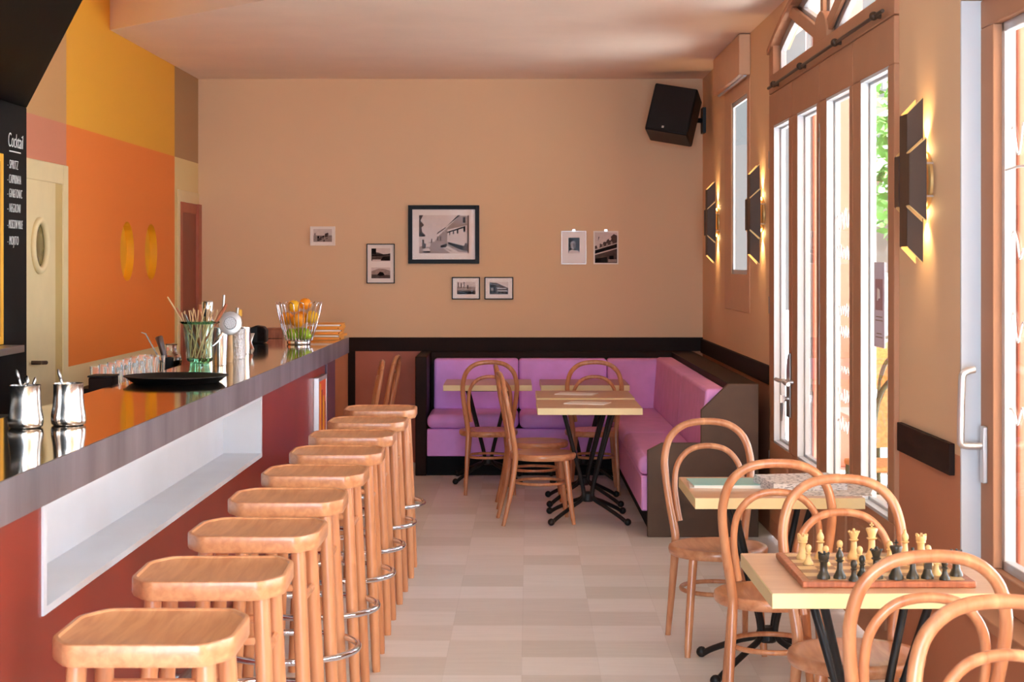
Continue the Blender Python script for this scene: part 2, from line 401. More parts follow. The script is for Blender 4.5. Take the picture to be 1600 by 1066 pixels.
# stone wall outside
m, nt, b = nodes_of('rubble_stone'); t = nt.nodes.new('ShaderNodeTexCoord'); vo = nt.nodes.new('ShaderNodeTexVoronoi'); vo.inputs['Scale'].default_value = 2.2
ra = nt.nodes.new('ShaderNodeValToRGB'); ra.color_ramp.elements[0].color = S(84, 70, 60); ra.color_ramp.elements[1].color = S(126, 112, 100)
nt.links.new(t.outputs['Object'], vo.inputs['Vector']); nt.links.new(vo.outputs['Color'], ra.inputs[0]); nt.links.new(ra.outputs[0], b.inputs['Base Color']); b.inputs['Roughness'].default_value = .9
M['stone'] = m
# newsprint
m, nt, b = nodes_of('newsprint'); t = nt.nodes.new('ShaderNodeTexCoord'); mp = nt.nodes.new('ShaderNodeMapping'); mp.inputs['Scale'].default_value = (60, 60, 260)
n = nt.nodes.new('ShaderNodeTexNoise'); n.inputs['Scale'].default_value = 1; ra = nt.nodes.new('ShaderNodeValToRGB')
ra.color_ramp.elements[0].position = .36; ra.color_ramp.elements[1].position = .5; ra.color_ramp.elements[0].color = S(150, 148, 150); ra.color_ramp.elements[1].color = S(232, 228, 226)
nt.links.new(t.outputs['Object'], mp.inputs[0]); nt.links.new(mp.outputs[0], n.inputs['Vector']); nt.links.new(n.outputs['Fac'], ra.inputs[0]); nt.links.new(ra.outputs[0], b.inputs['Base Color'])
b.inputs['Roughness'].default_value = .8
M['news'] = m
# ------------------------------------------------------------------ setting
struct(MB().box(-2.9, 1.83, -1.9, 14.1, -.12, 0).build('floor', M['floor'], flat=True))
struct(MB().box(1.83, 16, -4, 60, -.2, -.06).build('ground', M['pave'], flat=True))
struct(MB().box(-2.9, 1.62, YB, 14.1, 0, 3.7).build('wall_back', M['wall'], flat=True))
low = [(-2.9, 14.05), (1.83, 14.05), (1.83, -1.9), (-.5, -1.9), (-.5, 8.72), (-1.377, 9.66), (-2.54, 10.91), (-2.9, 11.30)]
struct(MB().prism([(x, y, 3.067) for x, y in low], (0, 0, .6)).build('ceiling', M['ceiling'], flat=True))
struct(MB().box(-2.9, -.4, -1.9, 11.5, 3.66, 3.8).build('ceiling', M['ceiling'], flat=True))

# left wall with two round recesses through the orange block
wl_ = MB()
def circ(y, z, r, n=48): return [(y+r*math.cos(2*PI*k/n), z+r*math.sin(2*PI*k/n)) for k in range(n)]
holes = [(11.38, 1.672, .196), (12.10, 1.672, .196)]
wl_.plate([(-1.9, 0), (14.0, 0), (14.0, 3.7), (-1.9, 3.7)], [circ(*h) for h in holes], lambda y, z: (LX(y), y, z))
wl_.prism([(LX(-1.9)-.06, -1.9, 0), (LX(14)-.06, 14, 0), (LX(14)-.06, 14, 3.7), (LX(-1.9)-.06, -1.9, 3.7)], (-.1, 0, 0))
struct(wl_.build('wall_left', M['blocks'], flat=True))
for i, (y, z, r) in enumerate(holes):
    rc = MB(); c = circ(y, z, r); n = len(c)
    rc.add([(LX(a), a, d) for a, d in c]+[(LX(a)-.05, a, d) for a, d in c], [(k, (k+1) % n, n+(k+1) % n, n+k) for k in range(n)]+[list(range(n, 2*n))])
    o = rc.build('wall_recess', M['gold'], flat=True, keep=True); struct(o)

# front wall (behind the camera) with a wide shop window
fw = MB()
fw.box(-2.9, -1.8, -1.9, -1.65, 0, 3.7).box(1.4, 1.83, -1.9, -1.65, 0, 3.7).box(-1.8, 1.4, -1.9, -1.65, 3.0, 3.7)
struct(fw.build('wall_front', M['wall'], flat=True))
w3 = thing('window_3', (.25, -1.8, 0), None, None); struct(w3)
f3 = MB()
for x in (-1.8, -.76, .28, 1.34): f3.box(x, x+.06, -1.84, -1.76, .0, 3.0)
f3.box(-1.8, 1.4, -1.84, -1.76, 0, .12).box(-1.8, 1.4, -1.84, -1.76, 2.94, 3.0).box(-1.8, 1.4, -1.84, -1.76, 2.2, 2.26)
f3.build('window_frame', M['frame'], w3)
MB().box(-1.78, 1.38, -1.803, -1.797, .1, 2.96).build('pane', M['pane'], w3)

# right wall: piers, small window opening, arched door opening, wide window opening
D0, D1 = 10.12, 6.806                       # far and near edge of the folding doors
DM = (D0+D1)/2
def archz(y): return 3.075-.0833*(y-DM)**2
XO = XR+.10
wr = MB()
def splay(y0, y1, o0, o1, z0, z1): wr.prism([(XR, y0, z0), (XO, o0, z0), (XO, o1, z0), (XR, y1, z0)], (0, 0, z1-z0))
splay(12.36, 14.1, 13.3, 14.1, 0, 3.2); splay(11.07, 12.36, 11.07, 13.3, 0, 1.27); splay(11.07, 12.36, 11.07, 13.3, 2.82, 3.2)
splay(D0, 11.07, 10.75, 11.07, 0, 3.2)
wr.box(XR, XO, 5.88, D1, 0, 3.2)
wr.box(XR, XO, .3, 5.88, 0, .46).box(XR, XO, .3, 5.88, 2.49, 3.2).box(XR, XO, -1.9, .3, 0, 3.2)
ys = [D1+(D0-D1)*k/24 for k in range(25)]
for a, b2 in zip(ys, ys[1:]):
    wr.prism([(XR, a, archz(a)), (XR, b2, archz(b2)), (XR, b2, 3.2), (XR, a, 3.2)], (.10, 0, 0))
struct(wr.build('wall_right', M['wall'], flat=True))

# dark rail around the room (a chair rail), standing off the walls a little
struct(MB().box(-2.4, XR, YB-.02, YB, .89, 1.0).build('trim_1', M['darkbrown'], bevel=.002))
struct(MB().box(XR-.02, XR, D0+.01, YB-.02, .88, .99).build('trim_2', M['darkbrown'], bevel=.002))
M['rail2'] = M['darkbrown']
struct(MB().box(XR-.02, XR, 5.95, D1-.05, .865, .975).build('trim_3', M['darkbrown'], bevel=.002))

# --- small window beside the corner
w1 = thing('window_1', (XR, 11.7, 1.27), None, None); struct(w1)
b = MB()
b.box(XR-.004, XR+.008, 11.07, 11.19, 1.27, 2.82).box(XR-.004, XR+.008, 12.0, 12.36, 1.27, 2.82)
b.box(XR-.004, XR+.008, 11.19, 12.0, 1.27, 1.52).box(XR-.004, XR+.008, 11.19, 12.0, 2.70, 2.82)
b.build('window_frame', M['paleframe'], w1, bevel=.004)
b = MB(); b.box(XR+.008, XR+.022, 11.17, 11.22, 1.5, 2.72).box(XR+.008, XR+.022, 11.97, 12.03, 1.5, 2.72).box(XR+.008, XR+.022, 11.2, 12.0, 1.49, 1.55).box(XR+.008, XR+.022, 11.2, 12.0, 2.67, 2.73)
b.build('sash', M['outframe'], w1)
MB().box(XR+.012, XR+.015, 11.2, 12.0, 1.52, 2.70).build('pane', M['pane'], w1)
pel = thing('blind_box', (XR-.04, 11.74, 2.81), 'beige boxed pelmet hiding the blind above the small window', 'blind')
MB().box(XR-.075, XR, 11.04, 12.45, 2.80, 3.06).build('pelmet', M['paleframe'], pel, bevel=.006)
MB().tube([(XR-.035, 11.06, 2.80), (XR-.035, 12.43, 2.80)], .012).build('bottom_bar', M['outframe'], pel)

# --- arched fanlight over the doors
w2 = thing('window_2', (XR, DM, 2.56), None, None); struct(w2)
b = MB(); X0, X1 = XR-.02, XR+.022
def yz(poly, x0=None, x1=None, mb=None):
    x0 = X0 if x0 is None else x0; x1 = X1 if x1 is None else x1; (mb or b).prism([(x0, y, z) for y, z in poly], (x1-x0, 0, 0))
yz([(D1, 2.58), (D0, 2.58), (D0, 2.685), (D1, 2.685)])
yz([(D1, 2.685), (D1+.15, 2.685), (D1+.15, archz(D1+.1)), (D1, archz(D1))]); yz([(D0, 2.685), (D0-.15, 2.685), (D0-.15, archz(D0-.1)), (D0, archz(D0))])
for a, c in zip(ys, ys[1:]): yz([(a, archz(a)-.035), (c, archz(c)-.035), (c, archz(c)), (a, archz(a))], X0-.015)
hub = (DM, 2.70)
def bar(p, q, w):
    d = Vector((q[0]-p[0], q[1]-p[1])).normalized(); n = Vector((-d.y, d.x))*w/2
    yz([(p[0]+n.x, p[1]+n.y), (q[0]+n.x, q[1]+n.y), (q[0]-n.x, q[1]-n.y), (p[0]-n.x, p[1]-n.y)], X0+.01, X1-.01)
for yy in (DM+.98, DM, DM-.98): bar(hub, (yy, archz(yy)-.02), .07)
yz([(DM+.19*math.cos(PI*k/12), 2.68+.15*math.sin(PI*k/12)) for k in range(13)], X0, X1+.002)
b.build('window_frame', M['frame'], w2, bevel=.004)
b = MB()
yz([(D1+.14, 2.685), (D0-.14, 2.685), (D0-.14, 2.715), (D1+.14, 2.715)], X1, X1+.03)
yz([(D0-.19, 2.7), (D0-.14, 2.7), (D0-.14, 2.9), (D0-.19, 2.9)], X1, X1+.03); yz([(D1+.14, 2.7), (D1+.19, 2.7), (D1+.19, 2.9), (D1+.14, 2.9)], X1, X1+.03)
for a, c in zip(ys[1:-1], ys[2:-1]): yz([(a, archz(a)-.08), (c, archz(c)-.08), (c, archz(c)-.03), (a, archz(a)-.03)], X1, X1+.03)
for yy in (DM+.98, DM, DM-.98):
    d = Vector((yy-DM, archz(yy)-2.72)).normalized(); n = Vector((-d.y, d.x))*.055
    yz([(hub[0]+n.x, hub[1]+n.y), (yy+n.x, archz(yy)-.03+n.y), (yy-n.x, archz(yy)-.03-n.y), (hub[0]-n.x, hub[1]-n.y)], X1, X1+.03)
b.build('outer_frame', M['outframe'], w2)
b = MB()
yz([(D1+.1, 2.66)]+[(D0-.1, 2.66)]+[(y, archz(y)-.03) for y in ys[::-1][1:-1]], XR+.012, XR+.016, b)
b.build('pane', M['pane'], w2, flat=True)

# --- four folding door leaves, each with one tall pane
LW = (D0-D1)/4
panes = [(9.40, 9.946), (8.54, 9.13), (7.71, 8.285), (6.92, 7.473)]
leaves = []
for i in range(4):
    a, c = D0-LW*(i+1)+.004, D0-LW*i-.004; p0, p1 = panes[i]; z0, z1 = .565, 2.385
    d = thing('door_%d' % (i+1), (XR+.02, (a+c)/2, .02), None, None); struct(d); leaves.append(d)
    b = MB(); X0, X1 = XR-.02, XR+.020
    yz([(a, .02), (c, .02), (c, z0), (a, z0)]); yz([(a, z1), (c, z1), (c, 2.575), (a, 2.575)])
    yz([(a, z0), (p0, z0), (p0, z1), (a, z1)]); yz([(p1, z0), (c, z0), (c, z1), (p1, z1)])
    yz([(a+.12, .12), (c-.12, .12), (c-.12, .47), (a+.12, .47)], X0-.012, X0+.01)
    b.build('door_frame', M['frame'], d, bevel=.005)
    b = MB()
    for (q0, q1, r0, r1) in ((p0-.02, p0+.006, z0-.02, z1+.02), (p1-.022, p1+.02, z0-.02, z1+.02), (p0, p1, z0-.02, z0+.022), (p0, p1, z1-.022, z1+.02)):
        yz([(q0, r0), (q1, r0), (q1, r1), (q0, r1)], X1, X1+.026)
    b.build('outer_frame', M['outframe'], d, bevel=.003)
    b = MB()
    for (q0, q1, r0, r1) in ((p0-.006, p0+.012, z0-.006, z1+.006), (p1-.012, p1+.006, z0-.006, z1+.006), (p0, p1, z0-.006, z0+.012), (p0, p1, z1-.012, z1+.006)):
        yz([(q0, r0), (q1, r0), (q1, r1), (q0, r1)], X0+.002, X1-.006)
    b.build('glazing_bead', M['outframe'], d)
    MB().box(XR+.012, XR+.016, p0, p1, z0, z1).build('pane', M['pane'], d, flat=True)
    for zz in (.45, 1.35, 2.2):
        if i in (0, 2): MB().tube([(XR-.016, c-.006, zz-.05), (XR-.016, c-.006, zz+.05)], .008, 8).build('hinge', M['brushed'], d)
# lever handle, escutcheon, lock and keys on the second leaf's edge
d = leaves[0]; hy = D0-LW+.02
b = MB(); b.prism([(XR-.021, hy+.11, .76), (XR-.021, hy+.11, .99), (XR-.021, hy+.09, 1.06), (XR-.021, hy+.05, 1.10), (XR-.021, hy, 1.11), (XR-.021, hy, .76)], (-.01, 0, 0))
esc = b.build('lock_plate', M['brushed'], d, bevel=.003)
b = MB(); b.tube(smooth([(XR-.02, hy+.05, .957), (XR-.06, hy+.05, .957), (XR-.072, hy+.09, .957), (XR-.072, hy+.20, .957)], 5), .011)
b.build('handle', M['satin'], d, ang=50)
b = MB(); b.tube([(XR-.02, hy+.05, .86), (XR-.05, hy+.05, .86)], .014).box(XR-.075, XR-.05, hy+.04, hy+.06, .84, .88)
b.build('lock_cylinder', M['steel'], d)
b = MB(); b.tube([(XR-.062, hy+.052, .85), (XR-.064, hy+.06, .74)], .007, 8).tube(smooth([(XR-.062, hy+.05, .875), (XR-.062, hy+.075, .86), (XR-.062, hy+.06, .835)], 4), .003, 6)
b.build('key', M['brushed'], d)
b = MB(); b.tube(smooth([(XR-.015, hy-.06, .957), (XR-.06, hy-.06, .957), (XR-.072, hy-.10, .957), (XR-.072, hy-.22, .957)], 5), .011)
b.build('handle', M['satin'], leaves[1], ang=50)
b = MB(); b.tube([(XR-.021, D0-2*LW, 2.20), (XR-.026, D0-2*LW, 2.20)], .012).tube([(XR-.018, D0-2*LW, 1.0), (XR-.018, D0-2*LW, 2.28)], .006, 8)
b.build('bolt', M['brushed'], leaves[2])

# curtain rod on brackets above the leaves
rod = thing('curtain_rod', (XR-.045, DM, 2.60), 'thin bronze rod on round brackets above the folding doors', 'rod')
MB().tube([(XR-.045, 6.9, 2.605), (XR-.045, 9.98, 2.605)], .008).build('rod', M['shade'], rod)
for y in (7.05, 7.9, 8.85, 9.75):
    b = MB(); b.tube([(XR-.02, y, 2.605), (XR-.05, y, 2.605)], .012).ball((XR-.05, y, 2.605), .019)
    b.build('bracket', M['shade'], rod)

# notice on the last leaf's pane
no = thing('notice', (XR+.009, 7.22, 1.25), 'lavender paper notice with a mauve square taped to the door glass', 'notice')
ya, yb2 = RY(1366, XR+.008), RY(1382, XR+.008)
MB().box(XR+.0075, XR+.0105, yb2, ya, 1.245, 1.60).build('sheet', M['lavender'], no)
MB().box(XR+.0065, XR+.0075, yb2+.03, ya-.03, 1.40, 1.53).build('printed_square', M['mauve'], no)
for k, (w, z) in enumerate(((.12, 1.37), (.14, 1.355), (.10, 1.30), (.13, 1.285))): MB().box(XR+.0068, XR+.0075, (ya+yb2)/2-w/2, (ya+yb2)/2+w/2, z, z+.004).build('text_line', M['g3'], no)
b = MB(); b.tube(smooth([(XR+.006, (ya+yb2)/2+.02, 1.44), (XR+.006, (ya+yb2)/2+.015, 1.49), (XR+.006, (ya+yb2)/2, 1.45), (XR+.006, (ya+yb2)/2-.01, 1.485), (XR+.006, (ya+yb2)/2-.02, 1.45)], 4), .004, 6)
b.build('logo', M['g4'], no)

# white marker writing on the third pane: short looped strokes, line under line
def scribble(mb, x, y0, z, w, h, n, r=.0035, seed=0):
    rr = random.Random(seed); pts = []
    for k in range(n*4+1):
        t = k/(n*4); ph = k % 4
        pts.append((x, y0-w*t+rr.uniform(-.006, .006), z+(h*rr.uniform(.55, 1) if ph == 1 else h*rr.uniform(.0, .15) if ph == 3 else h*rr.uniform(.25, .6))))
    mb.tube(smooth(pts, 4), r, 5)
ym = 8.02
for k, (z, w, h, n) in enumerate(((1.60, .42, .13, 4), (1.46, .40, .12, 5), (1.20, .32, .09, 5), (1.10, .26, .08, 4), (.93, .25, .07, 3), (.80, .36, .08, 5), (.66, .36, .10, 4))):
    b = MB(); scribble(b, XR+.010, ym+w/2-.07, z+.15, w*.85, h*.8, n, .003, seed=k); b.build('lettering', M['marker'], leaves[2], ang=80)

# --- wide sliding window near the camera
w4 = thing('window_4', (XR+.06, 3.1, .46), None, None); struct(w4)
XS = 1.59
b = MB()
b.box(XR, XS+.12, 5.865, 5.879, .462, 2.488)
b.build('jamb_lining', M['outframe'], w4)
MB().box(XR-.03, XS+.12, .3, 5.879, .44, .475).build('window_sill', M['frame'], w4, bevel=.004)
for k, (a, c) in enumerate(((3.9, 5.862), (2.1, 3.88), (.32, 2.08))):
    b = MB(); X0, X1 = XS, XS+.035
    g0, g1 = a+.15, c-.15
    yz([(a, .476), (c, .476), (c, .587), (a, .587)]); yz([(a, 2.39), (c, 2.39), (c, 2.486), (a, 2.486)])
    yz([(a, .587), (g0, .587), (g0, 2.39), (a, 2.39)]); yz([(g1, .587), (c, .587), (c, 2.39), (g1, 2.39)])
    sa = b.build('sash', M['frame'], w4, bevel=.004)
    b = MB()
    for (q0, q1, r0, r1) in ((g0-.02, g0+.03, .567, 2.41), (g1-.03, g1+.02, .567, 2.41), (g0, g1, .567, .617), (g0, g1, 2.36, 2.41)):
        yz([(q0, r0), (q1, r0), (q1, r1), (q0, r1)], X1-.006, X1+.028)
    b.build('outer_frame', M['outframe'], sa, bevel=.003)
    MB().box(XS+.022, XS+.026, g0, g1, .587, 2.39).build('pane', M['pane'], sa, flat=True)
    if k == 0: sash0 = sa
hd = MB()
hd.box(XS-.016, XS, 5.775, 5.815, .86, 1.05)
pl_ = hd.build('handle_plate', M['satin'], w4, bevel=.003)
hd = MB(); hd.tube(smooth([(XS-.012, 5.795, .985), (XS-.06, 5.795, .985), (XS-.083, 5.79, .992), (XS-.088, 5.785, 1.02), (XS-.088, 5.77, 1.19), (XS-.083, 5.768, 1.228), (XS-.06, 5.768, 1.24), (XS-.045, 5.768, 1.243)], 5), .013, 10)
hd.build('handle', M['satin'], w4, ang=60)
for k, (z, w, h, n) in enumerate(((1.93, .22, .11, 2), (1.60, .14, .13, 1), (1.34, .22, .10, 2), (1.08, .2, .08, 2))):
    b = MB(); scribble(b, XS+.020, 5.58, z, w, h, n, .0035, seed=20+k); b.build('lettering', M['marker'], sash0, ang=80)
b = MB(); b.tube(smooth([(XS+.020, 5.63, 1.90), (XS+.020, 5.5, 1.905), (XS+.020, 5.36, 1.90)], 4), .004, 6)
b.build('lettering', M['marker'], sash0, ang=80)

# --- cream door with a porthole in the left wall, behind the bar
dr = thing('door_5', (LX(9.3), 9.3, 0), None, None); struct(dr)
def lw(y, d): return (LX(y, d), y)
def lbox(mb, y0, y1, z0, z1, d0, d1): mb.prism([(LX(y0, d0), y0, z0), (LX(y0, d1), y0, z0), (LX(y1, d1), y1, z0), (LX(y1, d0), y1, z0)], (0, 0, z1-z0)); return mb
b = MB(); lbox(b, 9.77, 9.875, 0, 2.15, 0, .014); lbox(b, 8.62, 8.73, 0, 2.15, 0, .014); lbox(b, 8.73, 9.77, 2.04, 2.15, 0, .014); b.build('door_frame', M['cream'], dr, bevel=.004)
b = MB(); lbox(b, 9.62, 9.77, 0, 2.04, 0, .006); b.build('jamb', M['jamb'], dr)
b = MB(); pc = (9.30, 1.69)
b.plate([(8.74, 0), (9.62, 0), (9.62, 2.04), (8.74, 2.04)], [circ(pc[0], pc[1], .12)], lambda y, z: (LX(y, .009), y, z)); leaf = b.build('door_leaf', M['cream'], dr, flat=True)
b = MB(); b.tube([(LX(y, .012), y, z) for y, z in circ(pc[0], pc[1], .135, 36)], .02, 10, closed=True); b.build('porthole_ring', M['cream'], dr, ang=60)
b = MB(); b.plate(circ(pc[0], pc[1], .125), [], lambda y, z: (LX(y, .004), y, z)); b.build('porthole_pane', mat('dim_glass', S(110, 96, 50), .1, var=.2, scale=4), dr, flat=True)
b = MB(); b.tube([(LX(9.1, .02), 9.12, 1.07), (LX(9.1, .065), 9.12, 1.07), (LX(9.1, .07), 9.22, 1.065)], .011); b.build('handle', M['shade'], dr)
# --- narrow red brown door by the corner
dr = thing('door_6', (LX(13.4), 13.4, 0), None, None); struct(dr)
b = MB(); lbox(b, 13.0, 13.08, 0, 2.15, 0, .008); lbox(b, 13.08, YB-.001, 2.06, 2.15, 0, .008); b.build('door_frame', M['cream'], dr, bevel=.003)
b = MB(); lbox(b, 13.08, 13.15, 0, 2.06, 0, .012); lbox(b, 13.70, YB-.001, 0, 2.06, 0, .03); lbox(b, 13.15, 13.70, 1.98, 2.06, 0, .012); b.build('inner_frame', M['redframe'], dr, bevel=.003)
b = MB(); lbox(b, 13.15, 13.70, 0, 1.98, 0, .004); b.build('door_leaf', M['reddoor'], dr)

# --- black back bar with a chalked menu and the black canopy above it
bb = thing('back_bar', (-2.45, 5.0, 0), 'black back bar panel with a chalked cocktail menu and yellow framed board', 'back bar')
XP = -2.30
MB().box(LX(5, .02)-.02, XP, 1.2, 8.19, 0, 2.333).build('panel', M['black'], bb, bevel=.003)
MB().box(XP, XP+.10, 1.2, 7.80, 1.195, 1.227).build('shelf', M['brushed'], bb, bevel=.002)
MB().box(XP, XP+.22, 1.2, 7.6, 0, .90).build('lower_cabinet', M['darkbrown'], bb, bevel=.003)
MB().box(XP, XP+.24, 1.2, 7.62, .90, .93).build('worktop', M['brushed'], bb, bevel=.002)
b = MB()
yf = 7.80
for (y0, y1, z0, z1) in ((yf-.035, yf, 1.23, 2.09), (6.4, 6.435, 1.23, 2.09), (6.435, yf-.035, 2.055, 2.09), (6.435, yf-.035, 1.23, 1.265)): b.box(XP, XP+.006, y0, y1, z0, z1)
b.build('panel_frame', M['yellowframe'], bb, bevel=.003)
MB().box(XP, XP+.004, 6.435, yf-.035, 1.265, 2.055).build('yellow_panel', M['ochre'], bb)
ty = 7.885
rot = (R(90), 0, R(90))
text('menu_heading', 'Cocktail', .095, (XP+.002, ty-.005, 2.130), rot, M['chalk'], bb, shear=.1, xs=.76)
MB().box(XP, XP+.002, ty+.02, ty+.2, 2.108, 2.113).build('underline', M['chalk'], bb)
for k, (ln, z) in enumerate((('- SPRITZ', 2.03), ('- CAIPIRINHA', 1.963), ('- GIN&TONIC', 1.898), ('- NEGRONI', 1.830), ('- MOSCOW MULE', 1.755), ('- MOJITO', 1.680))):
    text('menu_line', ln, .060, (XP+.002, ty-.015, z), rot, M['chalk'], bb, shear=.12, spacing=1.18, xs=(.66, .52, .56, .60, .45, .62)[k])
can = MB().prism([(LX(8.19, .0), 8.19, 2.334), (-2.3, 8.19, 2.334), (-1.2, 4.83, 2.334), (-1.05, -1.6, 2.334), (LX(-1.6, 0), -1.6, 2.334)], (0, 0, 1.32)).build('bar_canopy', M['black'], flat=True)
tag(can, 'large black canopy with a slanting edge hanging above the bar counter', 'canopy')

# unseen wall added to keep the bright sky band off the courtyard
struct(MB().box(1.83, 16, -2.2, -1.9, -.06, 11).build('wall_light_block', M['wall'], flat=True))
# opal fill lamps added above the view to brighten the room
def fill_lamp(x, y, label):
    t = thing('fill_lamp', (x, y, 3.067), label, 'fill lamp', 'added opal fill globes')
    b = MB(); b.lathe([(.001, 0), (.07, 0), (.07, -.02), (.02, -.035), (.012, -.05), (.012, -.12), (.05, -.13), (.05, -.15), (.001, -.15)], 24, (x, y, 3.067)); b.build('mount', M['satin'], t)
    MB().ball((x, y, 3.067-.27), .135, n=24).build('globe', M['opal'], t)
for k, (x, y) in enumerate(((-.25, 6.6), (-.25, 2.6), (-.25, .4), (-.25, -1.0), (-.25, 4.6))):
    fill_lamp(x, y, 'added white opal globe fill lamp, %s along the room from the back wall' % ['first', 'third', 'fourth', 'fifth', 'second'][k])
# ------------------------------------------------------------------ bar counter
HC = 1.12
YE, YN = 11.08, .9                           # far end and near end of the counter
bar_ = thing('bar_counter', (BX(-1.3, 6), 6, 0), 'long bar counter with a polished zinc top and burgundy front', 'bar counter')
def bprism(mb, o0, o1, y0, y1, z0, z1, mi=0):
    mb.prism([(BX(o0, y0), y0, z0), (BX(o1, y0), y0, z0), (BX(o1, y1), y1, z0), (BX(o0, y1), y1, z0)], (0, 0, z1-z0), mi); return mb
b = bprism(MB(), -1.515, -1.05, YN, YE, HC-.02, HC); b.build('countertop', M['zinc'], bar_, flat=True)
b = bprism(MB(), -1.052, -1.046, YN, YE+.004, HC-.10, HC-.001); bprism(b, -1.515, -1.046, YE, YE+.006, HC-.10, HC-.001); bprism(b, -1.50, -1.054, YN, YE-.002, HC-.10, HC-.021)
b.build('edge_band', M['zincedge'], bar_, flat=True)
FO = -1.145                                   # front panel face
NY0, NY1, NZ0, NZ1 = 4.47, 8.05, .71, .962    # white niche
b = MB()
bprism(b, -1.34, FO, YN, NY0-.03, .0, 1.02); bprism(b, -1.34, FO, NY1+.03, 10.62, 0, 1.02)
bprism(b, -1.34, FO, NY0-.03, NY1+.03, 0, NZ0-.02); bprism(b, -1.34, FO, NY0-.03, NY1+.03, NZ1+.015, 1.02)
b.build('front_panel', M['burgundy'], bar_, flat=True)
b = MB()
bprism(b, -1.335, FO+.006, NY0-.03, NY1+.03, NZ0-.02, NZ0); bprism(b, -1.335, FO+.006, NY0-.03, NY1+.03, NZ1, NZ1+.015)
bprism(b, -1.335, FO+.006, NY0-.03, NY0, NZ0, NZ1); bprism(b, -1.335, FO+.006, NY1, NY1+.03, NZ0, NZ1); bprism(b, -1.335, -1.315, NY0, NY1, NZ0, NZ1)
b.build('niche', M['white'], bar_, flat=True)
b = bprism(MB(), -1.50, -1.13, 10.62, 11.05, 0, 1.02); b.build('end_post', M['plum'], bar_, bevel=.004)
b = bprism(MB(), -1.50, -1.34, YN, 10.62, .0, 1.0); b.build('back_panel', M['darkbrown'], bar_, flat=True)
b = MB(); b.tube([(BX(FO+.06, YN), YN, .16), (BX(FO+.06, 10.9), 10.9, .16)], .018)
for y in (2, 4, 6, 8, 10): b.tube([(BX(FO, y), y, .16), (BX(FO+.06, y), y, .16)], .011)
b.build('foot_rail', M['brushed'], bar_)
# framed orange picture on the bar front
fp = thing('picture_frame', (BX(FO+.02, 10.26), 10.26, .42), 'tall silver frame with an orange striped print on the burgundy bar front', 'picture')
b = MB()
for (y0, y1, z0, z1) in ((10.06, 10.085, .42, .925), (10.435, 10.46, .42, .925), (10.085, 10.435, .42, .445), (10.085, 10.435, .90, .925)): bprism(b, FO, FO+.03, y0, y1, z0, z1)
b.build('frame', M['satin'], fp, bevel=.002)
b = bprism(MB(), FO, FO+.027, 10.085, 10.435, .445, .90, 0)
for k, (o, w, mi) in enumerate(((.05, .05, 1), (.14, .03, 2), (.2, .07, 1), (.3, .02, 2))): bprism(b, FO+.027, FO+.0278, 10.085+o, 10.085+o+w, .46, .885-.04*k, mi)
b.build('print', [mat('red_orange_ink', S(226, 92, 48), .5), M['gold'], M['g2']], fp, flat=True)

# ------------------------------------------------------------------ bar stools
def make_stool():
    t = thing('bar_stool', (0, 0, 0), 'pale wooden bar stool', 'stool', 'bar stools along the counter')
    # seat: rounded rectangle with clipped corners and a shallow dished top
    hw, hd, cx_, cy_ = .184, .185, .046, .078
    corners = [(hw, -hd+cy_), (hw, hd-cy_), (hw-cx_, hd), (-hw+cx_, hd), (-hw, hd-cy_), (-hw, -hd+cy_), (-hw+cx_, -hd), (hw-cx_, -hd)]
    base = []
    for k, (px_, py_) in enumerate(corners):                # clipped corners, each softened by a small fillet
        q = Vector((px_, py_)); u = (Vector(corners[k-1])-q).normalized()*.022; w = (Vector(corners[(k+1) % 8])-q).normalized()*.022
        for t_ in (0, .25, .5, .75, 1): base.append((q+u)*(1-t_)**2+2*q*t_*(1-t_)+(q+w)*t_**2)
    n = len(base)
    prof = [(0.02, .803), (.93, .803), (.985, .806), (1.0, .812), (1.0, .844), (.993, .849), (.98, .8505), (.945, .8505), (.935, .849), (.925, .846), (.80, .842), (.55, .838), (.3, .837), (.02, .837)]
    b = MB()
    for s_, z in prof: b.v += [Vector((p_.x*s_, p_.y*s_, z)) for p_ in base]
    for i in range(len(prof)-1):
        for k in range(n):
            k2 = (k+1) % n; b.f.append([i*n+k, i*n+k2, (i+1)*n+k2, (i+1)*n+k]); b.m.append(0)
    b.f.append(list(range(n))[::-1]); b.m.append(0); b.f.append([(len(prof)-1)*n+k for k in range(n)]); b.m.append(0)
    b.build('seat', M['stoolseat'], t, ang=32)
    def lp(sx, sy, z): f = (.805-z)/.805; return (sx*(.128+.036*f), sy*(.122+.036*f), z)
    for sx in (-1, 1):
        for sy in (-1, 1):
            b = MB(); b.tube([lp(sx, sy, .806), lp(sx, sy, .4), lp(sx, sy, .02), lp(sx, sy, .0)], [.0205, .021, .017, .015], 12); b.build('leg', M['stool'], t)
    for s_ in (-1, 1):
        p, q = lp(-1, s_, .70), lp(1, s_, .70); MB().tube([p, q], .011, 8).build('stretcher', M['stool'], t)
        p, q = lp(s_, -1, .66), lp(s_, 1, .66); MB().tube([p, q], .011, 8).build('stretcher', M['stool'], t)
    b = MB(); b.tube([(.222*math.cos(2*PI*k/48), .222*math.sin(2*PI*k/48), .36) for k in range(48)], .0112, 10, closed=True)
    b.build('foot_ring', M['chrome'], t, ang=60)
    return t
NST = 9
names = ['farthest bar stool of the row'.replace('farthest', 'last'), 'second', 'third', 'fourth', 'fifth', 'sixth', 'seventh', 'eighth', '']
proto = make_stool(); KS = []
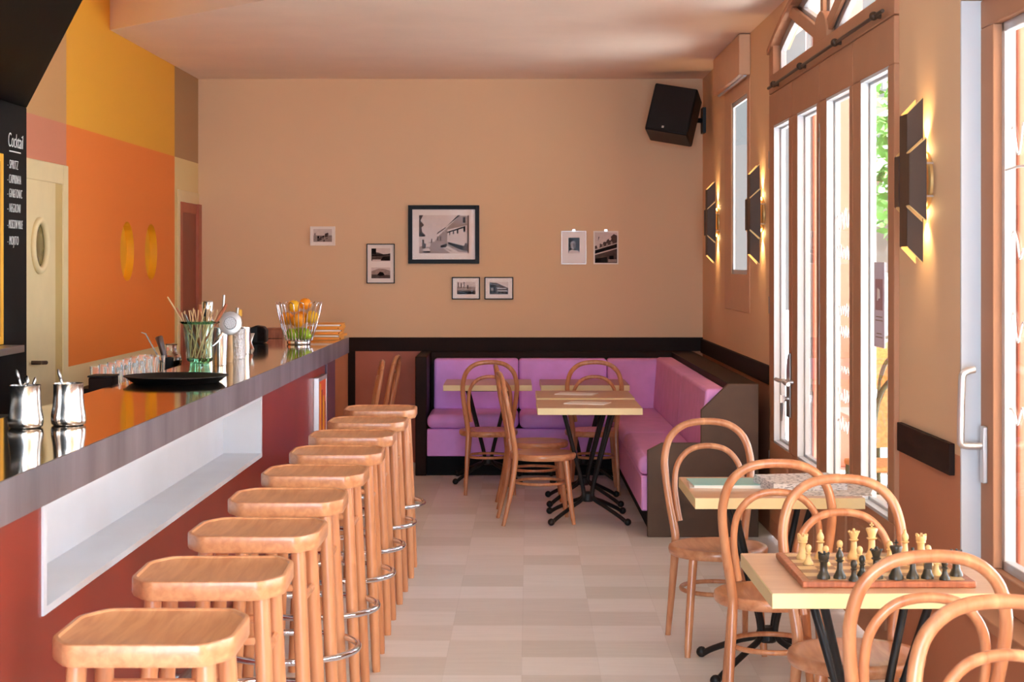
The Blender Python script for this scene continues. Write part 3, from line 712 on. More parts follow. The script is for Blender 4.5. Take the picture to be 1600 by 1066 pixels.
for i in range(NST):
    y = 3.565+.668*i; x = -.735+.0103*(y-3.565)+.004*((i*7) % 3-1); rz = R((0, 1.5, -1, .8, -1.2, 1, 0, -1, .5)[i])
    k = NST-1-i
    lab = ('pale wooden bar stool at the far end of the counter row' if k == 0 else
           'pale wooden bar stool closest to the camera, first of the row' if i == 0 else
           'pale wooden bar stool, %s from the far end of the counter row' % ['', 'second', 'third', 'fourth', 'fifth', 'sixth', 'seventh', 'eighth'][k])
    if i == 0: proto.location = (x, y, 0); proto.rotation_euler.z = rz; proto['label'] = lab
    else: dup(proto, (x, y, 0), rz, lab)

# ------------------------------------------------------------------ bentwood chairs (front of the chair is +Y)
def make_chair():
    t = thing('bentwood_chair', (0, 0, 0), 'bentwood chair', 'chair', 'bentwood cafe chairs')
    half = [(.168, -.262, .0), (.158, -.215, .2), (.148, -.186, .40), (.152, -.19, .47), (.168, -.207, .57), (.184, -.229, .69), (.184, -.245, .77), (.158, -.259, .85), (.095, -.268, .901), (0, -.272, .915)]
    full = half+[(-x, y, z) for x, y, z in half[::-1][1:]]
    pts = smooth(full, 6); rs = []
    for p in pts: rs.append(.0115+.006*min(1, p.z/.35) if p.z < .35 else .0175-.002*min(1, max(0, (p.z-.5)/.4)))
    MB().tube(pts, rs, 12).build('back_hoop', M['bent'], t, ang=70)
    h2 = [(.128, -.190, .50), (.138, -.200, .56), (.146, -.215, .65), (.132, -.229, .735), (.08, -.239, .795), (0, -.243, .813)]
    pts = smooth(h2+[(-x, y, z) for x, y, z in h2[::-1][1:]], 6)
    MB().tube(pts, .0125, 12).build('inner_hoop', M['bent'], t, ang=70)
    b = MB(); b.lathe([(.001, .412), (.12, .411), (.150, .409), (.150, .398), (.196, .390), (.203, .397), (.206, .412), (.203, .425), (.196, .429), (.178, .427), (.13, .421), (.06, .418), (.001, .417)], 40)
    b.build('seat', M['bentseat'], t, ang=50)
    for s_ in (-1, 1):
        MB().tube(smooth([(s_*.125, .125, .40), (s_*.136, .138, .28), (s_*.150, .158, .10), (s_*.158, .172, 0)], 4), [.0175]*5+[.0165]*3+[.015]*3+[.0125, .0115], 12).build('leg', M['bent'], t)
    b = MB(); b.tube([(.150*math.cos(2*PI*k/40), -.015+.155*math.sin(2*PI*k/40), .245) for k in range(40)], .0095, 8, closed=True)
    b.build('leg_ring', M['bent'], t, ang=60)
    return t
ch0 = make_chair(); cu_ = [0]
def chair(x, y, rz, label):
    if not cu_[0]: ch0.location = (x, y, 0); ch0.rotation_euler.z = rz; ch0['label'] = label; cu_[0] = 1; return ch0
    return dup(ch0, (x, y, 0), rz, label)
chair(-.165, 12.12, R(3), 'bentwood chair with its back to us, at the small table by the bench end')
chair(.575, 12.12, R(-2), 'bentwood chair behind the pair of tables, facing the brown topped table at the bench')
chair(.19, 10.67, R(-84), 'bentwood chair seen side on, drawn up to the table closer to us of the pair')
chair(.165, 11.36, R(-88), 'bentwood chair seen side on, mostly hidden behind another at the pair of tables')
chair(-1.16, 11.86, R(96), 'bentwood chair past the end of the bar, its back showing above the stools')
chair(-1.10, 12.55, R(86), 'bentwood chair against the terracotta dado, showing right above the last stool'.replace('right ', 'just '))
chair(.855, 7.17, R(184), 'bentwood chair facing us across the table with the teal magazine')
chair(.925, 6.16, R(-4), 'bentwood chair with its back to us, between the newspaper table and the chessboard')
chair(1.035, 5.20, R(179), 'bentwood chair facing us on the far side of the chess table')
chair(.965, 4.30, R(3), 'bentwood chair with its back to us on the near side of the chess table')
chair(1.005, 3.22, R(184), 'bentwood chair cut off by the picture edge, back to back with the chess player seat')

# ------------------------------------------------------------------ cafe tables
TW = .635
def make_table(top):
    t = thing('cafe_table', (0, 0, 0), 'square cafe table', 'table', 'square cafe tables')
    h = TW/2
    MB().box(-h, h, -h, h, .679, .7195).build('edge_band', M['edge'], t, bevel=.002)
    MB().box(-h+.002, h-.002, -h+.002, h-.002, .7195, .7205).build('tabletop', top, t, flat=True)
    MB().obox((0, 0, .672), (.17, .17, .007), 0).build('mounting_plate', M['iron'], t)
    for sx, sy in ((-1, -1), (1, -1), (1, 1), (-1, 1)):
        pts = smooth([(sx*.15, sy*.13, .67), (sx*.085, sy*.075, .42), (sx*.030, sy*.028, .20), (sx*.036, sy*.036, .135), (sx*.10, sy*.11, .098), (sx*.19, sy*.20, .045), (sx*.225, sy*.235, .018)], 5)
        b = MB(); b.tube(pts, .0125, 8).ball((sx*.232, sy*.242, .022), .022, n=10); b.build('leg', M['iron'], t, ang=60)
    b = MB(); b.lathe([(.030, .115), (.040, .125), (.040, .165), (.030, .175)], 16); b.build('collar', M['iron'], t)
    return t
t1 = make_table(M['tabletop']); t1.location = (-.175, 12.68, 0); t1['label'] = 'small square table before the end seat of the purple bench'
def table(x, y, rz, label): return dup(t1, (x, y, 0), rz, label)
t2 = make_table(M['darktop']); t2.location = (.525, 12.68, 0); t2['label'] = 'square table with a darker brown top against the bench'
table(.478, 11.52, 0, 'square table behind the other of the pair, with a white menu on it')
table(.471, 10.735, 0, 'square cream edged table in front of the pair, nearer the camera')
T5 = table(1.0, 6.76, 0, 'square table by the folding doors carrying magazines and newspapers')
T6 = table(1.008, 4.905, 0, 'square table by the wide window carrying the chessboard')
TZ = .7206
# cards on the two middle tables
def card(x, y, w, d, rz, label):
    o = MB().obox((x, y, TZ+.003), (w/2, d/2, .0028), rz).build('menu_card', M['paper'], bevel=.0008); tag(o, label, 'menu', 'white menu cards')
card(.47, 10.76, .26, .17, R(-18), 'white menu card lying on the front table of the pair')
card(.43, 11.52, .26, .17, R(-16), 'white menu card lying on the rear table of the pair')
# teal magazine, rolled newspaper and loose sheets on the table by the doors
mg = thing('magazine', (.845, 6.83, TZ), 'teal covered magazine lying flat beside the folded newspaper', 'magazine')
MB().obox((.845, 6.83, TZ+.006), (.14, .105, .005), R(2)).build('pages', M['paper'], mg)
MB().obox((.845, 6.83, TZ+.012), (.142, .107, .001), R(2)).build('cover', M['teal'], mg)
mg2 = MB().obox((.85, 6.83-.0, TZ+.0008), (.15, .115, .0008), R(-4)).build('leaflet', M['paper']); tag(mg2, 'white leaflet peeping out beneath the teal magazine', 'leaflet')
np_ = thing('newspaper', (1.11, 6.72, TZ), 'folded newspaper with a rolled edge on the table by the doors', 'newspaper')
b = MB()
prof = []
for k in range(15):
    a = R(90+180*k/14); prof.append((.024*math.cos(a)-.115, .024+.022*math.sin(a)))
prof = [(.15, .034)]+prof+[(.15, .004)]
rot = Matrix.Rotation(R(-78), 4, 'Z')
b.prism([Vector((1.12, 6.73, TZ))+(rot@Vector((x*.78, -.15, z))) for x, z in prof], rot@Vector((0, .30, 0)))
b.build('folded_bundle', M['news'], np_)
for k, (dx, dy, rz) in enumerate(((.05, -.06, 8), (.09, .02, -6))):
    MB().obox((1.14+dx, 6.70+dy, TZ+.0012+.0016*k), (.14, .17, .0008), R(rz+80)).build('sheet', M['news'], np_)

# ------------------------------------------------------------------ chessboard and men
bd = thing('chessboard', (1.016, 4.895, TZ), 'wooden chessboard with a raised border on the table by the window', 'chessboard')
cx, cy, hb = 1.018, 4.895, .235
MB().box(cx-hb, cx+hb, cy-hb, cy+hb, TZ, TZ+.018).build('border', M['copperwood'], bd, bevel=.004)
b = MB(); q = .212
b.add([Vector((cx+a*q, cy+c*q, TZ+.0185)) for a, c in ((-1, -1), (1, -1), (1, 1), (-1, 1))], [(0, 1, 2, 3)])
b.box(cx-q, cx+q, cy-q, cy+q, TZ+.017, TZ+.0186); b.build('playing_squares', M['chess'], bd, flat=True)
BZ = TZ+.0188
PR = {
 'pawn': [(.0145, 0), (.0145, .005), (.011, .010), (.0075, .016), (.006, .028), (.0095, .032), (.0060, .035), (.0085, .041), (.0095, .047), (.0070, .054), (.002, .057)],
 'rook': [(.018, 0), (.018, .006), (.0145, .013), (.0105, .022), (.010, .043), (.0145, .048), (.0125, .051), (.0150, .054), (.0155, .066), (.0115, .066), (.0112, .060), (.001, .060)],
 'bishop': [(.0175, 0), (.0175, .006), (.0135, .013), (.0085, .024), (.0070, .044), (.0125, .049), (.0075, .052), (.0105, .060), (.0095, .068), (.0045, .076), (.0035, .079), (.004, .082), (.001, .085)],
 'queen': [(.019, 0), (.019, .007), (.0145, .015), (.0095, .026), (.0085, .050), (.0145, .055), (.0095, .058), (.012, .066), (.0165, .077), (.0115, .079), (.004, .080), (.0045, .085), (.001, .088)],
 'king': [(.020, 0), (.020, .008), (.0155, .016), (.0105, .028), (.0095, .056), (.0160, .061), (.0105, .064), (.0125, .074), (.0175, .087), (.0160, .090), (.005, .092), (.001, .093)],
 'knight': [(.0175, 0), (.0175, .006), (.0135, .013), (.011, .022), (.010, .026)],
}
def man(kind, dark, px, py, label, group=None):
    p = G(px, py, BZ); m_ = M['darkpiece'] if dark else M['lightpiece']
    b = MB(); b.lathe(PR[kind], 18, p)
    if kind == 'king': b.box(p.x-.002, p.x+.002, p.y-.002, p.y+.002, BZ+.09, BZ+.107).box(p.x-.006, p.x+.006, p.y-.002, p.y+.002, BZ+.097, BZ+.101)
    if kind == 'rook':
        for k in range(5): b.obox((p.x+.0134*math.cos(k*1.2566), p.y+.0134*math.sin(k*1.2566), BZ+.0685), (.0025, .003, .0035), k*1.2566)
    if kind == 'queen':
        for k in range(8): b.ball((p.x+.0148*math.cos(k*.7854), p.y+.0148*math.sin(k*.7854), BZ+.078), .0032, n=8)
    if kind == 'knight':
        out = [(-.008, .024), (.010, .024), (.012, .040), (.010, .055), (.004, .066), (-.002, .070), (-.004, .064), (-.012, .056), (-.016, .047), (-.012, .043), (-.005, .046), (-.009, .034)]
        b.prism([(p.x+x, p.y-.006, BZ+z) for x, z in out], (0, .012, 0))
    o = b.build('chess_'+kind, m_, loc=(p.x, p.y, BZ), ang=50)
    tag(o, label, 'chess piece', group or ('dark chess pieces' if dark else 'light chess pieces'))
man('rook', 0, 1254, 873, 'light wooden chess rook at the corner away from the window')
man('pawn', 0, 1263, 882, 'light wooden chess pawn just in front of the corner rook')
man('bishop', 0, 1282, 873, 'light pointed chess bishop, first of two, away from the window')
man('pawn', 0, 1290, 884, 'light chess pawn before the first pointed bishop')
man('pawn', 0, 1312, 875, 'light chess pawn standing between bishop and queen')
man('queen', 0, 1334, 873, 'light wooden chess queen beside the tall king')
man('pawn', 0, 1343, 885, 'light chess pawn right in front of the light queen'.replace('right ', 'directly '))
man('king', 0, 1362, 874, 'light wooden chess king, tallest piece on the board')
man('pawn', 0, 1390, 876, 'light chess pawn between the king and second bishop')
man('bishop', 0, 1414, 873, 'light pointed chess bishop, second of two, towards the window')
man('rook', 0, 1439, 873, 'light wooden chess rook at the window end of its rank')
man('pawn', 0, 1450, 883, 'light chess pawn before the rook at the window end')
man('pawn', 0, 1463, 899, 'light chess pawn advanced among the dark pieces')
man('rook', 1, 1287, 904, 'dark chess rook, first in its rank from the chair aisle')
man('bishop', 1, 1312, 904, 'dark chess bishop beside the first dark rook')
man('pawn', 1, 1334, 908, 'dark chess pawn, one of a close pair, nearer edge')
man('pawn', 1, 1347, 900, 'dark chess pawn, one of a close pair, set back')
man('queen', 1, 1369, 904, 'dark chess queen left of the thick dark king'.replace('left of', 'next to'))
man('king', 1, 1400, 905, 'dark chess king, stoutest of the dark pieces')
man('bishop', 1, 1426, 904, 'dark chess bishop on the window side of its king')
man('knight', 1, 1449, 904, 'dark chess knight with a carved horse head')
man('pawn', 1, 1476, 906, 'dark chess pawn beside the last dark rook')
man('rook', 1, 1494, 900, 'dark chess rook at the window end of its rank')

# ------------------------------------------------------------------ L shaped banquette
bq = thing('banquette', (.3, 13.3, 0), 'purple upholstered corner bench with dark wooden end panels', 'bench')
X0, XC = -.64, 1.10                          # bench from its end panel to the corner; XC = face of the wing's back cushions
FY = 12.93                                   # front of the long run
NYW = 10.09                                  # end of the wing
FXW = .755                                   # front of the wing
b = MB(); b.box(X0, 1.43, FY+.05, YB-.021, 0, .145).box(FXW+.06, 1.43, NYW+.03, FY+.06, 0, .145); b.build('plinth', M['black'], bq)
b = MB(); b.box(X0, 1.43, 13.66, YB-.021, .0, .893).box(1.26, 1.435, NYW, 13.66, 0, .893); b.build('backing_box', M['darkbrown'], bq, bevel=.004)
MB().box(X0-.085, X0, FY+.02, YB-.021, 0, .893).build('end_panel', M['darkbrown'], bq, bevel=.006)
pp = [(.788, 0), (.788, .505), (.872, .548), (1.10, .548), (1.10, .74), (1.258, .893), (1.435, .893), (1.435, 0)]
MB().prism([(x, NYW-.035, z) for x, z in pp], (0, .035, 0)).build('end_panel', M['endpanel'], bq, bevel=.004)
b = MB(); b.box(X0+.003, FXW+.03, FY, FY+.06, .147, .352); b.build('seat_front', M['purple'], bq, bevel=.01)
MB().box(FXW, FXW+.06, NYW+.002, FY, .147, .352).build('seat_front', M['lilac'], bq, bevel=.01)
MB().box(X0+.01, FXW+.05, FY+.05, 13.66, .15, .35).box(FXW+.06, 1.26, NYW+.01, FY, .15, .35).build('seat_base', M['darkbrown'], bq)
for (a, c) in ((X0+.004, .05), (.056, FXW-.004)):
    MB().box(a, c, FY-.015, 13.52, .354, .462).build('seat_cushion', M['purple'], bq, bevel=.045, seg=4)
MB().box(FXW, 1.16, FY-.02, 13.52, .354, .462).build('seat_cushion', M['lilac'], bq, bevel=.03, seg=4)
for (a, c) in ((NYW+.01, 11.5), (11.506, FY-.026)):
    MB().box(FXW-.015, 1.16, a, c, .354, .468).build('seat_cushion', M['lilac'], bq, bevel=.045, seg=4)
for (a, c, mm) in ((X0+.03, .05, 'purple'), (.055, .74, 'purple'), (.745, 1.25, 'lilac')):
    MB().prism([(a, 13.46, .45), (a, 13.50, .845), (a, 13.655, .845), (a, 13.655, .45)], (c-a, 0, 0)).build('back_cushion', M[mm], bq, bevel=.022, seg=3)
for (a, c) in ((NYW+.005, 11.5), (11.505, 13.49)):
    MB().prism([(1.10, a, .46), (1.13, a, .86), (1.258, a, .86), (1.258, a, .46)], (0, c-a, 0)).build('back_cushion', M['lilac'], bq, bevel=.02, seg=3)
# terracotta recess panel to the side of the bench
pn = MB(); pn.box(-1.252, -.742, YB-.012, YB-.002, .0, .905)
struct(pn.build('trim_4', M['redframe'], flat=True))
struct(MB().box(-1.31, -1.252, YB-.018, YB-.002, 0, .905).build('trim_5', M['darkbrown'], flat=True))

# ------------------------------------------------------------------ pictures on the back wall
def pic(name, box, fw, fm, mount, shots, label, group='framed photographs on the back wall', glaze=True, d=.022):
    x0, y0, x1, y1 = box; A = P(x0, y1, YB); Bq = P(x1, y0, YB)
    t = thing(name, ((A.x+Bq.x)/2, YB-.002, A.z), label, 'picture', group)
    w = fw*YB/FPX; yf = YB-.003
    b = MB()
    for (a, c, e, f) in ((A.x, A.x+w, A.z, Bq.z), (Bq.x-w, Bq.x, A.z, Bq.z), (A.x+w, Bq.x-w, A.z, A.z+w), (A.x+w, Bq.x-w, Bq.z-w, Bq.z)): b.box(a, c, yf-d, yf, e, f)
    b.build('frame', M[fm], t, bevel=.0015)
    MB().box(A.x+w*.8, Bq.x-w*.8, yf-d*.45, yf-.001, A.z+w*.8, Bq.z-w*.8).build('mount', M[mount], t, flat=True)
    for (sx0, sy0, sx1, sy1, polys) in shots:
        p, q = P(sx0, sy1, YB), P(sx1, sy0, YB); y = yf-d*.45-.0006
        b = MB(); T = lambda u, v: (p.x+u*(q.x-p.x), p.z+v*(q.z-p.z))
        def pl(poly, k, mi):
            b.prism([(T(u, v)[0], y-.00025*k, T(u, v)[1]) for u, v in poly], (0, .0006, 0), mi)
        pl([(0, 0), (1, 0), (1, 1), (0, 1)], 0, 3)
        for k, (mi, poly) in enumerate(polys): pl(poly, k+1, mi)
        b.build('photograph', [M['g1'], M['g2'], M['g3'], M['g4']], t, flat=True)
    if glaze: MB().box(A.x+w*.9, Bq.x-w*.9, yf-d*.8, yf-d*.8+.001, A.z+w*.9, Bq.z-w*.9).build('glazing', M['glazing'], t, flat=True)
    return t
def rect(u0, v0, u1, v1): return [(u0, v0), (u1, v0), (u1, v1), (u0, v1)]
street = [(2, [(0, 0), (.62, 0), (.32, .30), (.22, .30), (0, .16)]), (2, [(.30, .30), (.42, .5), (.55, .66), (.80, .98), (.99, .98), (.99, .02), (.62, .06)]),
 (3, [(.56, .30), (.56, .62), (.95, .74), (.95, .18)]), (0, [(.54, .70), (.77, 1), (.82, 1), (.57, .74)]), (0, [(.56, .53), (.92, .68), (.92, .72), (.56, .565)]), (1, [(.36, .50), (.53, .66), (.53, .69), (.36, .54)]),
 (0, rect(.87, .80, .92, .95)), (0, rect(.88, .56, .92, .70)), (0, rect(.75, .52, .78, .62)), (0, rect(.67, .50, .695, .58)), (0, rect(.60, .48, .62, .55)), (1, rect(.41, .32, .44, .46)), (1, rect(.36, .33, .38, .44)),
 (0, [(.58, .30), (.86, .20), (.97, .14), (.97, .05), (.82, .10), (.58, .24)]), (0, [(.42, .20), (.55, .26), (.55, .17), (.44, .14)]), (3, [(.56, .20), (.80, .03), (.74, .01), (.52, .15)]), (1, [(.86, .08), (.98, .05), (.98, .24), (.92, .28)]),
 (1, [(0, .46), (.14, .46), (.06, .56), (.05, .68), (.10, .74), (.03, .86), (.08, 1), (0, 1)]), (0, [(0, .44), (.13, .44), (.06, .52), (0, .52)]), (1, rect(.06, .12, .10, .36)), (0, rect(.10, .10, .13, .26)), (3, [(.13, .17), (.22, .17), (.23, .27), (.15, .27)]), (0, rect(.08, .02, .22, .06)), (3, [(.07, .06), (.22, .06), (.20, .13), (.10, .13)]), (1, rect(.24, .28, .26, .38)), (1, rect(.97, 0, .985, 1))]
def townscape(seed, base=.45):
    rr = random.Random(seed); out = [(2, rect(0, 0, 1, base))]
    for k in range(16):
        u = rr.uniform(0, .9); v = rr.uniform(0, base*.8); w = rr.uniform(.04, .2); h = rr.uniform(.05, .35)
        out.append((rr.choice((0, 1, 1, 2)), [(u, v), (min(1, u+w), v+rr.uniform(-.02, .02) if v > .03 else v), (min(1, u+w), min(1, v+h)), (u, min(1, v+h*rr.uniform(.6, 1)))]))
    return out
pic('picture_frame', (638, 321, 749, 412), 6.5, 'frameblack', 'mat_board', [(655, 336.5, 733.5, 396, street)], 'large black framed photograph of an old street, biggest on the back wall', d=.03)
pic('picture_frame', (485, 354, 524, 384), 2.0, 'framewhite', 'mat_board', [(490, 358, 519, 378, townscape(3, .5))], 'small white framed photograph hanging above the fruit basket')
pic('picture_frame', (573, 381, 617, 443), 1.4, 'frameblack', 'mat_board', [(580.5, 388, 610, 408.5, [(1, [(0, .05), (1, .05), (1, .62), (.7, .5), (.4, .66), (0, .75)]), (0, rect(0, .55, .25, .98)), (0, [(.5, .1), (1, .05), (1, .4), (.6, .35)]), (3, rect(.05, 0, .5, .14)), (0, [(0, .4), (.6, .44), (1, .5), (1, .56), (0, .5)])]), (580.5, 418, 610, 435, [(2, [(0, .0), (1, 0), (1, .7), (.7, .86), (.4, .9), (0, .66)]), (1, [(0, 0), (1, 0), (1, .3), (0, .36)]), (0, [(.3, .3), (.45, .6), (.62, .55), (.7, .3), (.5, .2)])])], 'narrow upright frame holding two small landscape photographs')
pic('picture_frame', (706, 433, 750, 468), 1.6, 'frameblack', 'mat_board', [(714, 440.5, 743, 460, [(1, rect(0, .0, 1, .35)), (2, rect(0, .3, 1, .6)), (1, rect(.05, .5, .1, .95)), (1, rect(.2, .5, .26, .9)), (1, rect(.36, .5, .41, .98)), (1, rect(.55, .45, .62, .75)), (0, rect(.1, .02, .9, .2)), (2, rect(.7, .4, .95, .62))])], 'small black framed photograph below the big street picture, farther from the speaker'.replace('farther from the speaker', 'the one on the bar side'))
pic('picture_frame', (757, 433, 802, 468), 1.6, 'frameblack', 'mat_board', [(765, 440.5, 794, 460, [(1, [(0, 0), (1, 0), (1, .5), (.4, .9), (0, .95)]), (0, [(0, .1), (.35, .1), (.35, .7), (0, .8)]), (3, rect(.42, .45, .9, .5)), (3, rect(.42, .25, .95, .3)), (0, rect(.45, .05, .55, .24)), (0, rect(.65, .05, .75, .24)), (0, rect(.85, .05, .95, .24)), (2, [(.08, .3), (.2, .3), (.2, .5), (.08, .5)])])], 'small black framed photograph below the big street picture, the one on the speaker side')
def clip(t, x, z):
    b = MB(); b.box(x-.012, x+.012, YB-.02, YB-.004, z-.006, z+.014); b.build('clip', M['satin'], t)
ell = lambda u, v, a, c, n=14: [(u+a*math.cos(2*PI*k/n), v+c*math.sin(2*PI*k/n)) for k in range(n)]
t = pic('picture_frame', (877, 361, 916, 413), .9, 'satin', 'mat_board', [(888, 371.5, 905.5, 396, [(0, rect(0, 0, 1, 1)), (2, ell(.42, .55, .22, .30)), (0, [(.18, .70), (.28, .92), (.62, .92), (.66, .68), (.5, .78), (.3, .76)]), (3, [(.0, 0), (.1, .16), (.35, .24), (.55, .18), (.8, .2), (1, .06), (1, 0)]), (1, ell(.50, .50, .08, .2)), (0, rect(.28, .58, .36, .61)), (0, rect(.46, .58, .54, .61)), (1, rect(.36, .38, .48, .41))])], 'clip frame with a small dark portrait in a wide white mount', d=.012)
p = P(896.5, 361, YB); clip(t, p.x, p.z)
t = pic('picture_frame', (927, 361, 966, 413), 1.6, 'framewhite', 'mat_board', [(929.5, 363.5, 964, 411, [(1, [(0, 0), (1, 0), (1, .9), (.85, .95), (.5, .72), (0, .55)]), (0, [(0, .30), (1, .50), (1, .62), (0, .40)]), (3, [(0, .26), (1, .47), (1, .50), (0, .30)]), (3, [(0, .42), (1, .64), (1, .665), (0, .45)]), (3, ell(.15, .58, .07, .1)), (3, ell(.32, .66, .05, .05)), (3, ell(.48, .74, .05, .05)), (3, ell(.68, .80, .06, .06)), (2, ell(.36, .56, .05, .05)), (2, ell(.55, .60, .05, .05)), (2, ell(.75, .66, .05, .05)), (0, [(0, .02), (.55, .02), (.55, .2), (0, .14)]), (0, rect(.65, .1, .85, .24)), (2, rect(.6, .02, .98, .12)), (0, [(.14, .7), (.2, .86), (.16, .86)])])], 'clip framed photograph of a grandstand filling its whole frame', d=.012)
p = P(946.5, 361, YB); clip(t, p.x, p.z)

# ------------------------------------------------------------------ loudspeaker high in the corner
sp_ = thing('loudspeaker', (1.246, 13.32, 2.73), 'black loudspeaker tilted in the corner under the ceiling', 'speaker')
rotm = (Matrix.Rotation(R(14), 3, 'Y')@Matrix.Rotation(R(-12), 3, 'X')@Matrix.Rotation(R(-16), 3, 'Z'))
c0 = Vector((1.246, 13.32, 2.735))
b = MB(); b.obox(c0, (.168, .14, .19), rotm); b.build('cabinet', M['plastic'], sp_, bevel=.012)
b = MB(); b.obox(c0+rotm@Vector((0, -.144, 0)), (.158, .006, .18), rotm); b.build('grille', mat('speaker_mesh', S(14, 13, 13), .75, var=.3, scale=300), sp_, bevel=.003)
b = MB(); b.obox(c0+rotm@Vector((-.03, -.152, -.155)), (.008, .002, .008), rotm); b.build('badge', M['satin'], sp_)
b = MB(); b.tube([c0+rotm@Vector((.05, .13, 0)), Vector((1.42, 13.62, 2.72)), Vector((1.525, 13.66, 2.72))], .02).box(1.50, 1.526, 13.58, 13.74, 2.62, 2.82); b.build('bracket', M['plastic'], sp_)

# ------------------------------------------------------------------ wall lamps
def make_sconce(y, z, label):
    t = thing('wall_sconce', (XR, y, z), label, 'wall lamp', 'bronze wall lamps by the windows')
    Mx = Matrix.Rotation(R(-90), 3, 'Y')
    b = MB(); b.lathe([(.108, 0), (.108, .010), (.100, .016), (.03, .018)], 32, (XR, y, z), Mx); b.build('wall_plate', M['shadein'], t)
    def trap(yc, h_out, h_in, xo, xi, th, w, name):
        # folded sheet: two tapering cheeks and a front strip, bronze outside, brass inside
        b = MB()
        for s_ in (-1, 1):
            ya = yc+s_*w/2
            b.prism([(xi, ya, z-h_in/2), (xo, ya, z-h_out/2), (xo, ya, z+h_out/2), (xi, ya, z+h_in/2)], (0, -s_*.002, 0))
        b.box(xo-.001, xo+.001, yc-w/2, yc+w/2, z-h_out/2, z+h_out/2)
        o = b.build(name, M['shade'], t, flat=True)
        b = MB()
        for s_ in (-1, 1):
            ya = yc+s_*(w/2-.004); dz = .006
            b.prism([(xi, ya, z-h_in/2-dz), (xo+.004, ya, z-h_out/2-dz), (xo+.004, ya, z+h_out/2+dz), (xi, ya, z+h_in/2+dz)], (0, -s_*.0015, 0))
        b.build('brass_lining', M['shadein'], o, flat=True)
        return o
    trap(y-.095, .187, .296, XR-.092, XR-.030, .002, .07, 'side_shade')
    trap(y+.095, .187, .296, XR-.088, XR-.030, .002, .07, 'side_shade')
    trap(y, .484, .600, XR-.084, XR-.026, .002, .12, 'tall_shade')
    for s_ in (-1, 1):
        MB().ball((XR-.030, y-.01, z+s_*.115), .012, n=10).build('bulb', M['bulb'], t)
    for s_ in (-1, 1):
        MB().tube([(XR, y-.105, z+s_*.06), (XR-.03, y-.105, z+s_*.06)], .004, 8).build('screw', M['satin'], t)
    for s_, yy in ((1, -.03), (-1, -.03)):
        d = bpy.data.lights.new('sconce_light', 'SPOT'); d.energy = 3.2; d.color = (1, .66, .30); d.spot_size = R(120); d.spot_blend = .8; d.shadow_soft_size = .012
        o = bpy.data.objects.new('sconce_light', d); C.objects.link(o); o.parent = t; o.location = (-.035, -.01, s_*.15); o.rotation_euler = Vector((.35, 0, s_)).to_track_quat('-Z', 'Y').to_euler()
    return t
make_sconce(12.80, 1.895, 'bronze wall lamp deepest in the room, between corner and small window')
make_sconce(10.52, 1.892, 'bronze wall lamp between the small window and the folding doors')
make_sconce(6.36, 1.90, 'bronze wall lamp on the pier between the doors and the wide window')
# ------------------------------------------------------------------ things on the bar
CZ = HC+.0006
def pot(px, py, label):
    p = G(px, py, CZ); t = thing('steel_pot', p, label, 'pot', 'steel pots on the counter')
    b = MB(); b.lathe([(.001, 0), (.044, 0), (.049, .004), (.051, .014), (.0505, .03), (.046, .055), (.0435, .085), (.0435, .118), (.045, .122), (.0435, .123), (.042, .118), (.042, .085), (.0445, .055), (.048, .03), (.047, .008), (.001, .006)], 36, p)
    b.build('body', M['steel'], t, ang=60)
    return p
p1 = pot(40, 668, 'steel pot at the service end of the counter, with spoons in it')
p2 = pot(107, 664, 'steel pot with one dark handled spoon, next to the tray side')
def spoon(p, lean, length, bowl, m_, label, name='spoon', group='spoons in the steel pots'):
    t = Vector((p.x, p.y, CZ+.008)); d = Vector(lean).normalized(); e = t+d*length
    b = MB(); b.tube([t, t+d*length*.6, e], [.003, .003, .0045], 8)
    b.ball(e-d*.004, .013, (.75, .4, 1.3) if bowl else (.6, .6, 1.2), n=12, M=d.to_track_quat('Z', 'Y').to_matrix())
    o = b.build(name, m_, loc=t, ang=60); tag(o, label, 'spoon', group)
spoon(p1+Vector((.02, 0, 0)), (-.28, -.05, 1), .155, 1, M['brushed'], 'spoon with a pale handle leaning out of the first steel pot')
spoon(p1+Vector((-.01, .01, 0)), (.05, .1, 1), .130, 1, M['steel'], 'short bright spoon standing upright in the first steel pot')
spoon(p1+Vector((-.0, -.015, 0)), (.22, .06, 1), .130, 1, M['steel'], 'bright spoon leaning towards the second steel pot')
spoon(p2+Vector((.012, 0, 0)), (-.26, -.05, 1), .150, 1, M['brushed'], 'single spoon leaning out of the second steel pot')

# round black tray
p = G(275, 597, CZ); t = thing('serving_tray', p, 'round black serving tray lying on the counter', 'tray')
b = MB(); b.lathe([(.001, 0), (.165, 0), (.175, .003), (.200, .022), (.207, .024), (.2075, .027), (.201, .027), (.176, .008), (.165, .005), (.001, .005)], 64, p); b.build('tray', M['plastic'], t, ang=40)
b = MB(); b.lathe([(.001, .0052), (.160, .0052), (.160, .0066), (.001, .0066)], 48, p); b.build('rubber_mat', mat('black_rubber', S(32, 31, 31), .8), t)

